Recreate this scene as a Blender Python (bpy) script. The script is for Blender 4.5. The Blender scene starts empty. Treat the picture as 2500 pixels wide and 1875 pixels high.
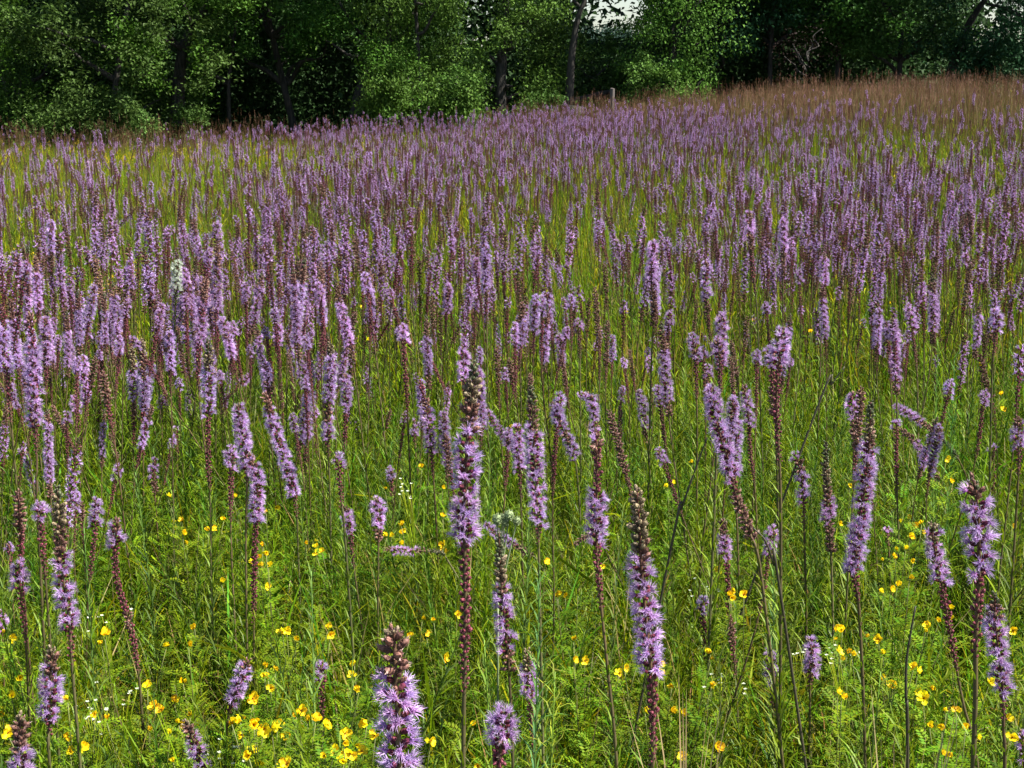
import bpy, math, random
import numpy as np
from mathutils import Vector, Matrix

random.seed(7)
rng = np.random.default_rng(7)
PI = math.pi
SC = bpy.context.scene
COL = SC.collection

# ------------------------------------------------------------------ camera, sky, sun
EYE = Vector((0.0, 0.0, 1.65))
F = 3600.0                       # focal length in pixels of the 2500 px wide photograph
PITCH = math.atan((937.5 - 195.0) / F)
FWD = Vector((0, math.cos(PITCH), -math.sin(PITCH)))
UPV = Vector((0, math.sin(PITCH), math.cos(PITCH)))
cam_d = bpy.data.cameras.new("camera")
cam = bpy.data.objects.new("camera", cam_d)
COL.objects.link(cam)
cam.location = EYE
cam.rotation_euler = (PI / 2 - PITCH, 0, 0)
cam_d.sensor_width = 36.0
cam_d.lens = 36.0 * F / 2500.0
cam_d.clip_start = 0.05
cam_d.clip_end = 2000.0
SC.camera = cam

SUN_AZ, SUN_EL = math.radians(104), math.radians(52)     # azimuth from +Y (into the picture) towards +X
world = bpy.data.worlds.new("World")
SC.world = world
world.use_nodes = True
wn = world.node_tree
wn.nodes.clear()
w_out = wn.nodes.new("ShaderNodeOutputWorld")
w_bg = wn.nodes.new("ShaderNodeBackground")
w_sky = wn.nodes.new("ShaderNodeTexSky")
w_sky.sky_type = 'NISHITA'
w_sky.sun_disc = False
w_sky.sun_elevation = SUN_EL
w_sky.sun_rotation = SUN_AZ
w_sky.air_density = 1.0
w_sky.dust_density = 1.0
w_bg.inputs["Strength"].default_value = 0.065
wn.links.new(w_sky.outputs[0], w_bg.inputs[0])
wn.links.new(w_bg.outputs[0], w_out.inputs[0])

sun_d = bpy.data.lights.new("sun", 'SUN')
sun_d.energy = 5.0
sun_d.angle = math.radians(0.5)
sun_d.color = (1.0, 0.95, 0.86)
sun = bpy.data.objects.new("sun", sun_d)
COL.objects.link(sun)
sdir = Vector((math.sin(SUN_AZ) * math.cos(SUN_EL), math.cos(SUN_AZ) * math.cos(SUN_EL), math.sin(SUN_EL)))
sun.rotation_euler = sdir.to_track_quat('Z', 'Y').to_euler()
sun.location = (20, 5, 25)

SC.view_settings.view_transform = 'Standard'
SC.view_settings.look = 'None'
SC.view_settings.exposure = 1.5
SC.view_settings.gamma = 1.0
SC.view_settings.use_curve_mapping = False
SC.render.engine = 'CYCLES'
SC.cycles.use_adaptive_sampling = True
SC.cycles.adaptive_threshold = 0.02
SC.cycles.max_bounces = 4
SC.cycles.diffuse_bounces = 2
SC.cycles.transmission_bounces = 2


# ------------------------------------------------------------------ pixel <-> place helpers
def ray(px, py):
    return FWD + Vector((1, 0, 0)) * ((px - 1250) / F) + UPV * (-(py - 937.5) / F)


def at_y(px, py, Y):
    r = ray(px, py)
    return EYE + r * (Y / r.y)


def at_z(px, py, z):
    r = ray(px, py)
    return EYE + r * ((z - EYE.z) / r.z)


def proj(p):
    d = Vector(p) - EYE
    t = d.dot(FWD)
    return 1250 + F * d.x / t, 937.5 - F * d.dot(UPV) / t, t


def sstep(t):
    t = np.clip(t, 0, 1)
    return t * t * (3 - 2 * t)


def ground_z(x, y):
    x = np.asarray(x, float)
    y = np.asarray(y, float)
    z = 0.56 * sstep((x + 1.0) / 9.0) * sstep((y - 6.0) / 18.0)
    z = z - 0.34 * sstep((0.8 - x) / 8.0) * sstep((y - 11.0) / 16.0)
    z = z + 0.02 * np.sin(x * 1.3 + 0.4) * np.cos(y * 0.9) + 0.012 * np.sin(x * 3.1 + y * 2.3)
    return z


def gz(x, y):
    return float(ground_z(x, y))


# ------------------------------------------------------------------ materials
def leaf_mat(name, transl=0.35, rough=0.55, val=0.25, hue=0.0, patch=None, spec=0.3):
    """colour from the 'tint' attribute, shifted a little per instance and by world-space patches"""
    m = bpy.data.materials.new(name)
    m.use_nodes = True
    nt = m.node_tree
    nt.nodes.clear()
    N = nt.nodes.new
    L = nt.links.new
    out = N("ShaderNodeOutputMaterial")
    at = N("ShaderNodeAttribute")
    at.attribute_name = "tint"
    info = N("ShaderNodeObjectInfo")
    hsv = N("ShaderNodeHueSaturation")
    L(at.outputs["Color"], hsv.inputs["Color"])
    mr = N("ShaderNodeMapRange")
    mr.inputs["To Min"].default_value = 1 - val
    mr.inputs["To Max"].default_value = 1 + val
    L(info.outputs["Random"], mr.inputs["Value"])
    geo = N("ShaderNodeNewGeometry")
    no = N("ShaderNodeTexNoise")
    no.inputs["Scale"].default_value = 9.0
    L(geo.outputs["Position"], no.inputs["Vector"])
    mr2 = N("ShaderNodeMapRange")
    mr2.inputs["From Min"].default_value = 0.3
    mr2.inputs["From Max"].default_value = 0.7
    mr2.inputs["To Min"].default_value = 0.8
    mr2.inputs["To Max"].default_value = 1.2
    L(no.outputs["Fac"], mr2.inputs["Value"])
    mul = N("ShaderNodeMath")
    mul.operation = 'MULTIPLY'
    L(mr.outputs[0], mul.inputs[0])
    L(mr2.outputs[0], mul.inputs[1])
    L(mul.outputs[0], hsv.inputs["Value"])
    hr = N("ShaderNodeMapRange")
    hr.inputs["To Min"].default_value = 0.5 - hue
    hr.inputs["To Max"].default_value = 0.5 + hue
    wn_ = N("ShaderNodeTexWhiteNoise")
    wn_.noise_dimensions = '1D'
    L(info.outputs["Random"], wn_.inputs["W"])
    L(wn_.outputs["Value"], hr.inputs["Value"])
    L(hr.outputs[0], hsv.inputs["Hue"])
    col = hsv.outputs["Color"]
    if patch:
        no2 = N("ShaderNodeTexNoise")
        no2.inputs["Scale"].default_value = 0.45
        no2.inputs["Detail"].default_value = 3
        L(geo.outputs["Position"], no2.inputs["Vector"])
        mr3 = N("ShaderNodeMapRange")
        mr3.inputs["From Min"].default_value = 0.45
        mr3.inputs["From Max"].default_value = 0.62
        mr3.inputs["To Max"].default_value = 0.7
        L(no2.outputs["Fac"], mr3.inputs["Value"])
        mx = N("ShaderNodeMix")
        mx.data_type = 'RGBA'
        mx.blend_type = 'MULTIPLY'
        L(mr3.outputs[0], mx.inputs[0])
        L(col, mx.inputs[6])
        mx.inputs[7].default_value = (*patch, 1)
        col = mx.outputs[2]
    p = N("ShaderNodeBsdfPrincipled")
    p.inputs["Roughness"].default_value = rough
    p.inputs["Specular IOR Level"].default_value = spec
    L(col, p.inputs["Base Color"])
    if transl > 0:
        tr = N("ShaderNodeBsdfTranslucent")
        L(col, tr.inputs["Color"])
        ms = N("ShaderNodeMixShader")
        ms.inputs[0].default_value = transl
        L(p.outputs[0], ms.inputs[1])
        L(tr.outputs[0], ms.inputs[2])
        L(ms.outputs[0], out.inputs[0])
    else:
        L(p.outputs[0], out.inputs[0])
    return m


M_GRASS = leaf_mat("grass_blades", 0.42, 0.55, 0.3, 0.02, patch=(1.15, 0.93, 0.7), spec=0.10)
M_HERB = leaf_mat("herb_leaves", 0.34, 0.6, 0.28, 0.02, patch=(1.1, 0.95, 0.8), spec=0.12)
M_STEM = leaf_mat("flower_stem", 0.0, 0.55, 0.2)
M_LEAF = leaf_mat("linear_leaves", 0.3, 0.55, 0.2, 0.01)
M_PETAL = leaf_mat("lilac_petals", 0.3, 0.7, 0.18, 0.022, spec=0.12)
M_BUD = leaf_mat("flower_buds", 0.05, 0.6, 0.2)
M_YEL = leaf_mat("yellow_petals", 0.35, 0.5, 0.2, 0.03)
M_CROWN = leaf_mat("tree_leaves", 0.30, 0.6, 0.15, 0.01, spec=0.15)
M_STRAW = leaf_mat("tall_straw_grass", 0.3, 0.6, 0.25, 0.015)


def bark_mat():
    m = bpy.data.materials.new("bark")
    m.use_nodes = True
    nt = m.node_tree
    p = nt.nodes["Principled BSDF"]
    tc = nt.nodes.new("ShaderNodeNewGeometry")
    mp = nt.nodes.new("ShaderNodeMapping")
    mp.inputs["Scale"].default_value = (9, 9, 1.6)
    no = nt.nodes.new("ShaderNodeTexNoise")
    no.inputs["Scale"].default_value = 3
    no.inputs["Detail"].default_value = 6
    cr = nt.nodes.new("ShaderNodeValToRGB")
    cr.color_ramp.elements[0].position = 0.35
    cr.color_ramp.elements[0].color = (0.010, 0.009, 0.007, 1)
    cr.color_ramp.elements[1].position = 0.7
    cr.color_ramp.elements[1].color = (0.052, 0.044, 0.035, 1)
    bp = nt.nodes.new("ShaderNodeBump")
    bp.inputs["Strength"].default_value = 0.7
    bp.inputs["Distance"].default_value = 0.03
    L = nt.links.new
    L(tc.outputs["Position"], mp.inputs[0])
    L(mp.outputs[0], no.inputs["Vector"])
    L(no.outputs["Fac"], cr.inputs[0])
    L(cr.outputs[0], p.inputs["Base Color"])
    L(no.outputs["Fac"], bp.inputs["Height"])
    L(bp.outputs[0], p.inputs["Normal"])
    p.inputs["Roughness"].default_value = 0.9
    return m


M_BARK = bark_mat()


def ground_mat():
    m = bpy.data.materials.new("meadow_soil")
    m.use_nodes = True
    nt = m.node_tree
    p = nt.nodes["Principled BSDF"]
    g = nt.nodes.new("ShaderNodeNewGeometry")
    no = nt.nodes.new("ShaderNodeTexNoise")
    no.inputs["Scale"].default_value = 14
    no.inputs["Detail"].default_value = 8
    cr = nt.nodes.new("ShaderNodeValToRGB")
    e = cr.color_ramp.elements
    e[0].position = 0.3
    e[0].color = (0.012, 0.014, 0.006, 1)
    e[1].position = 0.62
    e[1].color = (0.045, 0.055, 0.018, 1)
    k = e.new(0.8)
    k.color = (0.11, 0.085, 0.04, 1)
    bp = nt.nodes.new("ShaderNodeBump")
    bp.inputs["Distance"].default_value = 0.04
    L = nt.links.new
    L(g.outputs["Position"], no.inputs["Vector"])
    L(no.outputs["Fac"], cr.inputs[0])
    L(cr.outputs[0], p.inputs["Base Color"])
    L(no.outputs["Fac"], bp.inputs["Height"])
    L(bp.outputs[0], p.inputs["Normal"])
    p.inputs["Roughness"].default_value = 0.95
    return m


# ------------------------------------------------------------------ mesh builder
class MB:
    def __init__(s):
        s.v, s.f, s.c, s.n = [], [], [], 0

    def add(s, v, f, c):
        v = np.asarray(v, np.float32).reshape(-1, 3)
        f = np.asarray(f, np.int64).reshape(-1, 3)
        c = np.asarray(c, np.float32)
        if c.ndim == 1:
            c = np.tile(c, (len(v), 1))
        s.v.append(v)
        s.f.append(f + s.n)
        s.c.append(c)
        s.n += len(v)

    def place(s, tpl, mats, offs, gain=None):
        """many copies of a template (v, f, c): mats (n,3,3), offs (n,3)"""
        v, f, c = tpl
        k = len(offs)
        if k == 0:
            return
        V = np.einsum('nij,mj->nmi', mats, v) + offs[:, None, :]
        Fi = f[None] + (np.arange(k) * len(v))[:, None, None]
        Cc = np.tile(c, (k, 1)).reshape(k, len(v), 3)
        if gain is not None:
            Cc = Cc * np.asarray(gain)[:, None, None]
        s.add(V.reshape(-1, 3), Fi.reshape(-1, 3), Cc.reshape(-1, 3))

    def arrays(s):
        return np.concatenate(s.v), np.concatenate(s.f), np.concatenate(s.c)

    def mesh(s, name, mat, smooth=False):
        me = bpy.data.meshes.new(name)
        if s.n == 0:
            return me
        v, f, c = s.arrays()
        me.vertices.add(len(v))
        me.vertices.foreach_set("co", v.ravel())
        me.loops.add(len(f) * 3)
        me.loops.foreach_set("vertex_index", f.ravel().astype(np.int32))
        me.polygons.add(len(f))
        me.polygons.foreach_set("loop_start", np.arange(0, len(f) * 3, 3, dtype=np.int32))
        me.polygons.foreach_set("use_smooth", np.full(len(f), smooth, dtype=bool))
        a = me.color_attributes.new("tint", 'FLOAT_COLOR', 'POINT')
        a.data.foreach_set("color", np.concatenate([c, np.ones((len(c), 1), np.float32)], 1).ravel())
        me.materials.append(mat)
        me.update(calc_edges=True)
        return me


def obj(name, me, parent=None, kind=None, **props):
    o = bpy.data.objects.new(name, me)
    COL.objects.link(o)
    if parent is not None:
        o.parent = parent
    if kind:
        o["kind"] = kind
    for k, val in props.items():
        o[k] = val
    return o


def thing(name, label, cat, loc=(0, 0, 0), group=None, rz=0.0):
    o = bpy.data.objects.new(name, None)
    o.empty_display_size = 0.05
    COL.objects.link(o)
    o.location = loc
    o.rotation_euler = (0, 0, rz)
    o["label"] = label
    o["category"] = cat
    if group:
        o["group"] = group
    return o


def cmix(a, b, t):
    return tuple(a[i] * (1 - t) + b[i] * t for i in range(3))


# palette (linear albedo)
LILAC = (0.345, 0.20, 0.49)
LILAC_L = (0.62, 0.45, 0.74)
ROSE = (0.46, 0.17, 0.42)
MAROON = (0.12, 0.022, 0.030)
MAROON_D = (0.055, 0.014, 0.018)
OLIVE = (0.10, 0.11, 0.045)
BROWN = (0.15, 0.095, 0.055)
TAN = (0.34, 0.25, 0.16)
STEMG = (0.075, 0.11, 0.035)
STEMR = (0.08, 0.035, 0.022)
GREEN = (0.125, 0.22, 0.004)
GREEN_Y = (0.25, 0.285, 0.004)
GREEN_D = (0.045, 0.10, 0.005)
GREEN_B = (0.075, 0.18, 0.008)


# ------------------------------------------------------------------ small templates
def lathe(profile, n, col0, col1, tip=True):
    v, f, c = [], [], []
    for i, (r, z) in enumerate(profile):
        t = i / (len(profile) - 1)
        for k in range(n):
            a = 2 * PI * (k + 0.5 * (i % 2)) / n
            v.append((r * math.cos(a), r * math.sin(a), z))
            c.append(cmix(col0, col1, t))
    for i in range(len(profile) - 1):
        for k in range(n):
            a, b = i * n + k, i * n + (k + 1) % n
            f += [(a, b, a + n), (b, b + n, a + n)]
    return np.array(v, np.float32), np.array(f), np.array(c, np.float32)


def ribbon(pts, w, up, c0, c1, fold=0.0):
    """thin tapering leaf along pts; width w at middle"""
    pts = [np.asarray(p, float) for p in pts]
    v, f, c = [], [], []
    n = len(pts)
    for i, p in enumerate(pts):
        t = i / (n - 1)
        ww = w * (0.55 + 0.45 * math.sin(PI * min(1, t + 0.25))) if i < n - 1 else w * 0.06
        d = pts[min(i + 1, n - 1)] - pts[max(i - 1, 0)]
        s = np.cross(d, up)
        s /= max(1e-9, np.linalg.norm(s))
        v += [p - s * ww / 2, p + s * ww / 2]
        cc = cmix(c0, c1, t)
        c += [cc, cc]
    for i in range(n - 1):
        a = 2 * i
        f += [(a, a + 1, a + 2), (a + 1, a + 3, a + 2)]
    return np.array(v, np.float32), np.array(f), np.array(c, np.float32)


def head_open(seed, white=False, lod=0):
    r = random.Random(seed)
    mb = MB()
    n = 6 if lod == 0 else 4
    cal0, cal1 = (0.05, 0.025, 0.02), (0.16, 0.03, 0.06)
    if white:
        cal1 = (0.12, 0.16, 0.06)
    mb.add(*lathe([(0.0016, 0), (0.0036, 0.003), (0.0038, 0.007), (0.0024, 0.0105)], n, cal0, cal1))
    base = (0.62, 0.70, 0.55) if white else LILAC
    lite = (0.85, 0.88, 0.78) if white else LILAC_L
    deep = (0.5, 0.58, 0.4) if white else ROSE
    nf = 9 if lod == 0 else 5
    for k in range(nf):
        a = 2 * PI * (k + r.random() * 0.6) / nf
        tilt = r.uniform(0.15, 0.95)
        d = np.array([math.cos(a) * math.sin(tilt), math.sin(a) * math.sin(tilt), math.cos(tilt)])
        side = np.cross(d, (0.1, 0.2, 1.0))
        side /= np.linalg.norm(side)
        up = np.cross(side, d)
        p0 = np.array([0, 0, 0.0085]) + d * 0.0005
        p1 = p0 + d * r.uniform(0.005, 0.008)
        w = 0.0011 if lod == 0 else 0.002
        cb = cmix(base, deep, r.random() * 0.6)
        mb.add([p0 - side * w * .6, p0 + side * w * .6, p1 + side * w, p1 - side * w], [(0, 1, 2), (0, 2, 3)],
               [cmix(cb, (0.2, 0.06, 0.2), 0.0 if white else .4)] * 2 + [cb] * 2)
        m = 4 if lod == 0 else 2
        for q in range(m):          # spreading lobes
            b = 2 * PI * q / m + r.random()
            e = (side * math.cos(b) + up * math.sin(b))
            t_ = p1 + e * r.uniform(0.0035, 0.0055) + d * 0.0012
            s2 = np.cross(e, d)
            wl = 0.00075 if lod == 0 else 0.0017
            mb.add([p1 - s2 * wl, p1 + s2 * wl, t_], [(0, 1, 2)], [cb, cb, cmix(cb, lite, .6)])
        for q in range(5 if lod == 0 else 1):          # long curling style branches
            e = d + 0.5 * (side * r.uniform(-1, 1) + up * r.uniform(-1, 1))
            e /= np.linalg.norm(e)
            e2 = e + 0.7 * (side * r.uniform(-1, 1) + up * r.uniform(-1, 1))
            e2 /= np.linalg.norm(e2)
            ln = r.uniform(0.009, 0.015)
            ww = 0.00030 if lod == 0 else 0.0010
            a0, a1, a2 = p1, p1 + e * ln * .6, p1 + e * ln * .6 + e2 * ln * .5
            s3 = np.cross(e, (r.random(), r.random(), r.random()))
            s3 /= np.linalg.norm(s3)
            mb.add([a0 - s3 * ww, a0 + s3 * ww, a1 - s3 * ww, a1 + s3 * ww, a2], [(0, 1, 2), (1, 3, 2), (2, 3, 4)],
                   [cb, cb, lite, lite, lite])
    return mb


def head_bud(seed, kind):
    """closed heads: 'm' maroon young bud, 'g' green top bud, 'b' brown/pale bud, 's' spent with tan bristles"""
    r = random.Random(seed)
    mb = MB()
    c0, c1 = {'m': (MAROON_D, (0.22, 0.045, 0.07)), 'g': ((0.03, 0.045, 0.02), (0.13, 0.15, 0.07)),
              'b': ((0.06, 0.045, 0.025), (0.28, 0.22, 0.13)), 's': ((0.05, 0.024, 0.018), (0.25, 0.12, 0.09))}[kind]
    L_ = 0.0125 if kind in 'sb' else 0.0098
    kx, ky = r.uniform(-.0012, .0012), r.uniform(-.0012, .0012)
    lv, lf, lc = lathe([(0.0012, 0), (0.0027, 0.25 * L_), (0.0033 * r.uniform(.85, 1.1), 0.55 * L_), (0.0026, 0.85 * L_), (0.0008, L_ * 1.05)], 6, c0, c1)
    lv[:, 0] += kx * (lv[:, 2] / L_) ** 2
    lv[:, 1] += ky * (lv[:, 2] / L_) ** 2
    mb.add(lv, lf, lc)
    nb = 14                                    # pointed bracts standing proud of the bud
    for k in range(nb):
        a = 2 * PI * (k * 0.381 + 0.1 * r.random()) * 1.0
        z = L_ * (0.15 + 0.6 * k / nb)
        rad = 0.0029
        p = np.array([rad * math.cos(a), rad * math.sin(a), z])
        s = np.array([-math.sin(a), math.cos(a), 0]) * 0.0014
        o = np.array([math.cos(a), math.sin(a), 0]) * r.uniform(.0008, .0022)
        mb.add([p - s, p + s, p + o + np.array([0, 0, 0.0036])], [(0, 1, 2)], [c0, c0, cmix(c1, (0.45, 0.25, 0.3), .35)])
    if kind == 's':
        for k in range(8):
            a = r.random() * 2 * PI
            t = r.uniform(0.1, 0.6)
            d = np.array([math.cos(a) * math.sin(t), math.sin(a) * math.sin(t), math.cos(t)])
            s = np.cross(d, (0.3, 0.1, 1))
            s = s / np.linalg.norm(s) * 0.0008
            p = np.array([0, 0, L_ * .8])
            mb.add([p - s, p + s, p + d * r.uniform(0.004, 0.008)], [(0, 1, 2)], [TAN, TAN, cmix(TAN, (.55, .4, .42), .6)])
    return mb


HEADS, HEADS_LOD, HEAD_MESH = {}, {}, {}
NAMES = {'o': 'flower_head', 'w': 'flower_head', 'm': 'flower_bud', 'g': 'flower_bud', 'b': 'flower_bud', 's': 'spent_head'}
for i in range(4):
    for k in 'owmgbs':
        mb = head_open(50 + i, white=(k == 'w')) if k in 'ow' else head_bud(90 + i, k)
        HEADS.setdefault(k, []).append(mb.arrays())
        HEAD_MESH.setdefault(k, []).append(mb.mesh(NAMES[k], M_PETAL if k in 'ow' else M_BUD))
        mb = head_open(50 + i, white=(k == 'w'), lod=1) if k in 'ow' else head_bud(90 + i, k)
        HEADS_LOD.setdefault(k, []).append(mb.arrays())


def frame(path, s):
    """position and tangent on a polyline path (n,3) at fraction s"""
    seg = np.linalg.norm(np.diff(path, axis=0), axis=1)
    cum = np.concatenate([[0], np.cumsum(seg)]) / seg.sum()
    p = np.array([np.interp(s, cum, path[:, i]) for i in range(3)])
    q = np.array([np.interp(min(1, s + 0.02), cum, path[:, i]) for i in range(3)])
    o = np.array([np.interp(max(0, s - 0.02), cum, path[:, i]) for i in range(3)])
    t = q - o
    return p, t / np.linalg.norm(t)


def catmull(P, n=8):
    P = [np.asarray(p, float) for p in P]
    P = [2 * P[0] - P[1]] + P + [2 * P[-1] - P[-2]]
    out = []
    for i in range(1, len(P) - 2):
        for k in range(n):
            t = k / n
            a, b, c, d = P[i - 1], P[i], P[i + 1], P[i + 2]
            out.append(0.5 * (2 * b + (c - a) * t + (2 * a - 5 * b + 4 * c - d) * t * t + (3 * b - a - 3 * c + d) * t ** 3))
    out.append(P[-2])
    return np.array(out)


def tube(mb, path, r0, r1, n, c0, c1, cap=True):
    path = np.asarray(path, float)
    m = len(path)
    T = np.gradient(path, axis=0)
    T /= np.linalg.norm(T, axis=1)[:, None] + 1e-12
    ref = np.array([1.0, 0.13, 0.0]) if abs(T[:, 0]).mean() < 0.8 else np.array([0, 1.0, 0.1])
    S = np.cross(T, ref)
    S /= np.linalg.norm(S, axis=1)[:, None]
    U = np.cross(T, S)
    r0 = np.asarray(r0)
    R = r0 if r0.ndim else r0 + (r1 - r0) * np.linspace(0, 1, m)
    a = np.arange(n) * 2 * PI / n
    V = path[:, None] + R[:, None, None] * (np.cos(a)[None, :, None] * S[:, None] + np.sin(a)[None, :, None] * U[:, None])
    f = []
    for i in range(m - 1):
        for k in range(n):
            p, q = i * n + k, i * n + (k + 1) % n
            f += [(p, q, p + n), (q, q + n, p + n)]
    V = V.reshape(-1, 3)
    if cap:
        f += [((m - 1) * n, (m - 1) * n + k, (m - 1) * n + k + 1) for k in range(1, n - 1)]
    t = np.repeat(np.linspace(0, 1, m), n)[:, None]
    C = np.asarray(c0)[None] * (1 - t) + np.asarray(c1)[None] * t
    mb.add(V, f, C)


def rotm(out, along, spin):
    """3x3 whose z axis is 'out', spun around it"""
    z = out / np.linalg.norm(out)
    x = np.cross(along, z)
    x /= np.linalg.norm(x) + 1e-9
    y = np.cross(z, x)
    c, s = math.cos(spin), math.sin(spin)
    return np.stack([x * c + y * s, -x * s + y * c, z], 1)


ZW = {'o': 1.0, 'w': 1.0, 's': 1.28, 'm': 1.0, 'b': 1.32, 'g': 1.1}
ZD = {'o': 385, 'w': 385, 's': 470, 'm': 440, 'b': 560, 'g': 520}
ZT = {'o': 1.2, 'w': 1.2, 's': 1.05, 'm': 0.85, 'b': 0.95, 'g': 0.7}


def spike_heads(path, length, zones, R, seed, dens=1.0):
    """zones: (kind, s0, s1) measured from the TIP (0) to the base (1). Returns [(kind, variant, mat, pos)]"""
    r = random.Random(seed)
    res = []
    s_end = max(z[2] for z in zones)
    ang = r.random() * 6
    for zi, (k, s0, s1) in enumerate(zones):
        ln = (s1 - s0) * length
        cnt = max(2, int(ln * ZD[k] * dens * r.uniform(0.88, 1.1) * (0.018 / max(R, 0.012)) ** 0.6))
        for i in range(cnt):
            s = s0 + (s1 - s0) * (i + r.random() * 0.7) / cnt
            kk = k
            # ragged change from one zone to the next
            if zi + 1 < len(zones) and s > s1 - 0.02 / length * 0.7 and r.random() < 0.4:
                kk = zones[zi + 1][0]
            if k == 'o' and r.random() < 0.14:
                kk = 'm' if zi else 's'
            d_tip, d_end = s * length, (s_end - s) * length
            sc = R / 0.0245 * ZW[kk] * r.uniform(0.82, 1.12)
            sc *= 0.6 + 0.4 * min(1, d_tip / 0.016)
            if k == 'm':
                sc *= 0.55 + 0.45 * min(1, d_end / 0.07)
            p, t = frame(path, 1 - s)
            ang += 2.39996 + r.uniform(-.25, .25)
            ref = np.cross(t, (0.2, 1.0, 0.1))
            ref /= np.linalg.norm(ref)
            u2 = np.cross(t, ref)
            e = ref * math.cos(ang) + u2 * math.sin(ang)
            th = ZT[kk] + r.uniform(-.18, .18) * (1 if kk in 'ow' else 1.9)
            if kk not in 'ow':
                sc *= r.uniform(.72, 1.12)
            if d_tip < 0.02:
                th *= 0.35 + 0.65 * d_tip / 0.02
            out = t * math.cos(th) + e * math.sin(th)
            M = rotm(out, t, r.random() * 6.28) * sc
            res.append((kk, r.randrange(4), M, p + e * 0.0022))
    return res


LEAF_T = []
for i in range(5):
    rr = random.Random(300 + i)
    drop = rr.uniform(-0.1, 0.5)
    pts = [(0, 0, 0), (0.33, 0.02 * rr.uniform(-1, 1), 0.10), (0.68, 0.04 * rr.uniform(-1, 1), 0.13 - drop * .15), (1.0, 0.08 * rr.uniform(-1, 1), 0.10 - drop * .5)]
    g = cmix(GREEN, GREEN_D, rr.random())
    LEAF_T.append(ribbon(pts, 0.055, (0, 0, 1), g, cmix(g, GREEN_Y, .5)))


def stem_leaves(mb, path, length, s0, s1, seed, dens=90, lmin=0.03, lmax=0.11, asc=0.75, wid=1.0):
    """narrow leaves from fraction s0 to s1 (measured from the tip)"""
    r = random.Random(seed)
    cnt = int((s1 - s0) * length * dens)
    ang = r.random() * 6
    per = {}
    for i in range(cnt):
        q = (i + r.random()) / max(1, cnt)
        s = s0 + (s1 - s0) * q
        p, t = frame(path, 1 - s)
        ang += 2.39996 + r.uniform(-.3, .3)
        ref = np.cross(t, (0.2, 1.0, 0.1))
        ref /= np.linalg.norm(ref)
        e = ref * math.cos(ang) + np.cross(t, ref) * math.sin(ang)
        th = asc + r.uniform(-.3, .35)
        x = t * math.cos(th) + e * math.sin(th)
        y = np.cross(t, e)
        z = np.cross(x, y)
        L_ = (lmin + (lmax - lmin) * q) * r.uniform(0.7, 1.2)
        M = np.stack([x * L_, y * L_ * wid * (0.6 + 0.4 * 0.05 / L_), z * L_], 1)
        per.setdefault(r.randrange(5), []).append((M, p))
    for k, lst in per.items():
        mb.place(LEAF_T[k], np.array([a for a, _ in lst]), np.array([b for _, b in lst]),
                 gain=[random.Random(seed + 7 * j).uniform(0.75, 1.3) for j in range(len(lst))])


def spike_mesh(heads, table, only=None):
    mb, per = MB(), {}
    for k, i, M, p in heads:
        if only and k not in only:
            continue
        per.setdefault((k, i), []).append((M, p))
    rr = np.random.default_rng(5)
    for (k, i), lst in per.items():
        mb.place(table[k][i], np.array([a for a, _ in lst]), np.array([b for _, b in lst]), gain=rr.uniform(0.8, 1.15, len(lst)))
    return mb


GROUP_STAR = "blazing stars standing in the meadow"


def build_star(path, zones, R, seed, label, single_heads, stem_col=None, group=GROUP_STAR, loc=None, dens=1.0):
    """path base->tip in world metres"""
    loc = path[0].copy() if loc is None else loc
    P = path - loc
    length = np.linalg.norm(np.diff(P, axis=0), axis=1).sum()
    root = thing("blazing_star", label, "wildflower", tuple(loc), group)
    heads = spike_heads(P, length, zones, R, seed, dens)
    s_end = max(z[2] for z in zones)
    mb = MB()
    sc = stem_col or cmix(STEMR, STEMG, random.Random(seed).random() * 0.6)
    tube(mb, P, 0.0036 * (0.7 + 0.3 * R / .018), 0.0014, 6, cmix(sc, STEMG, .5), cmix(sc, MAROON, .4))
    obj("stem", mb.mesh("stem", M_STEM, True), root)
    mb = MB()
    stem_leaves(mb, P, length, s_end * 0.96, 0.93, seed + 1, 150, 0.030, 0.13)
    if mb.n:
        obj("foliage", mb.mesh("foliage", M_LEAF), root, kind="stuff")
    if single_heads:
        for k, i, M, p in heads:
            o = bpy.data.objects.new(NAMES[k], HEAD_MESH[k][i])
            COL.objects.link(o)
            o.parent = root
            m4 = Matrix([list(M[0]) + [p[0]], list(M[1]) + [p[1]], list(M[2]) + [p[2]], [0, 0, 0, 1]])
            o.matrix_local = m4
    else:
        for nm, ks, mat in (("flower_spike", 'ow', M_PETAL), ("bud_spike", 'mgbs', M_BUD)):
            mb = spike_mesh(heads, HEADS, ks)
            if mb.n:
                obj(nm, mb.mesh(nm, mat), root, kind="stuff")
    return root


# ------------------------------------------------------------------ setting: ground
def build_ground():
    xs = np.concatenate([np.linspace(-400, -25, 20), np.linspace(-24, 24, 97), np.linspace(25, 400, 20)])
    ys = np.concatenate([np.linspace(-60, -2, 10), np.linspace(-1, 60, 123), np.linspace(62, 900, 30)])
    X, Y = np.meshgrid(xs, ys)
    Z = ground_z(X, Y)
    v = np.stack([X, Y, Z], -1).reshape(-1, 3)
    nx, ny = len(xs), len(ys)
    i = (np.arange(ny - 1)[:, None] * nx + np.arange(nx - 1)[None]).ravel()
    f = np.concatenate([np.stack([i, i + 1, i + nx], 1), np.stack([i + 1, i + nx + 1, i + nx], 1)])
    mb = MB()
    mb.add(v, f, (0.05, 0.05, 0.02))
    obj("ground", mb.mesh("ground", ground_mat(), True), kind="structure")


build_ground()


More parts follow.
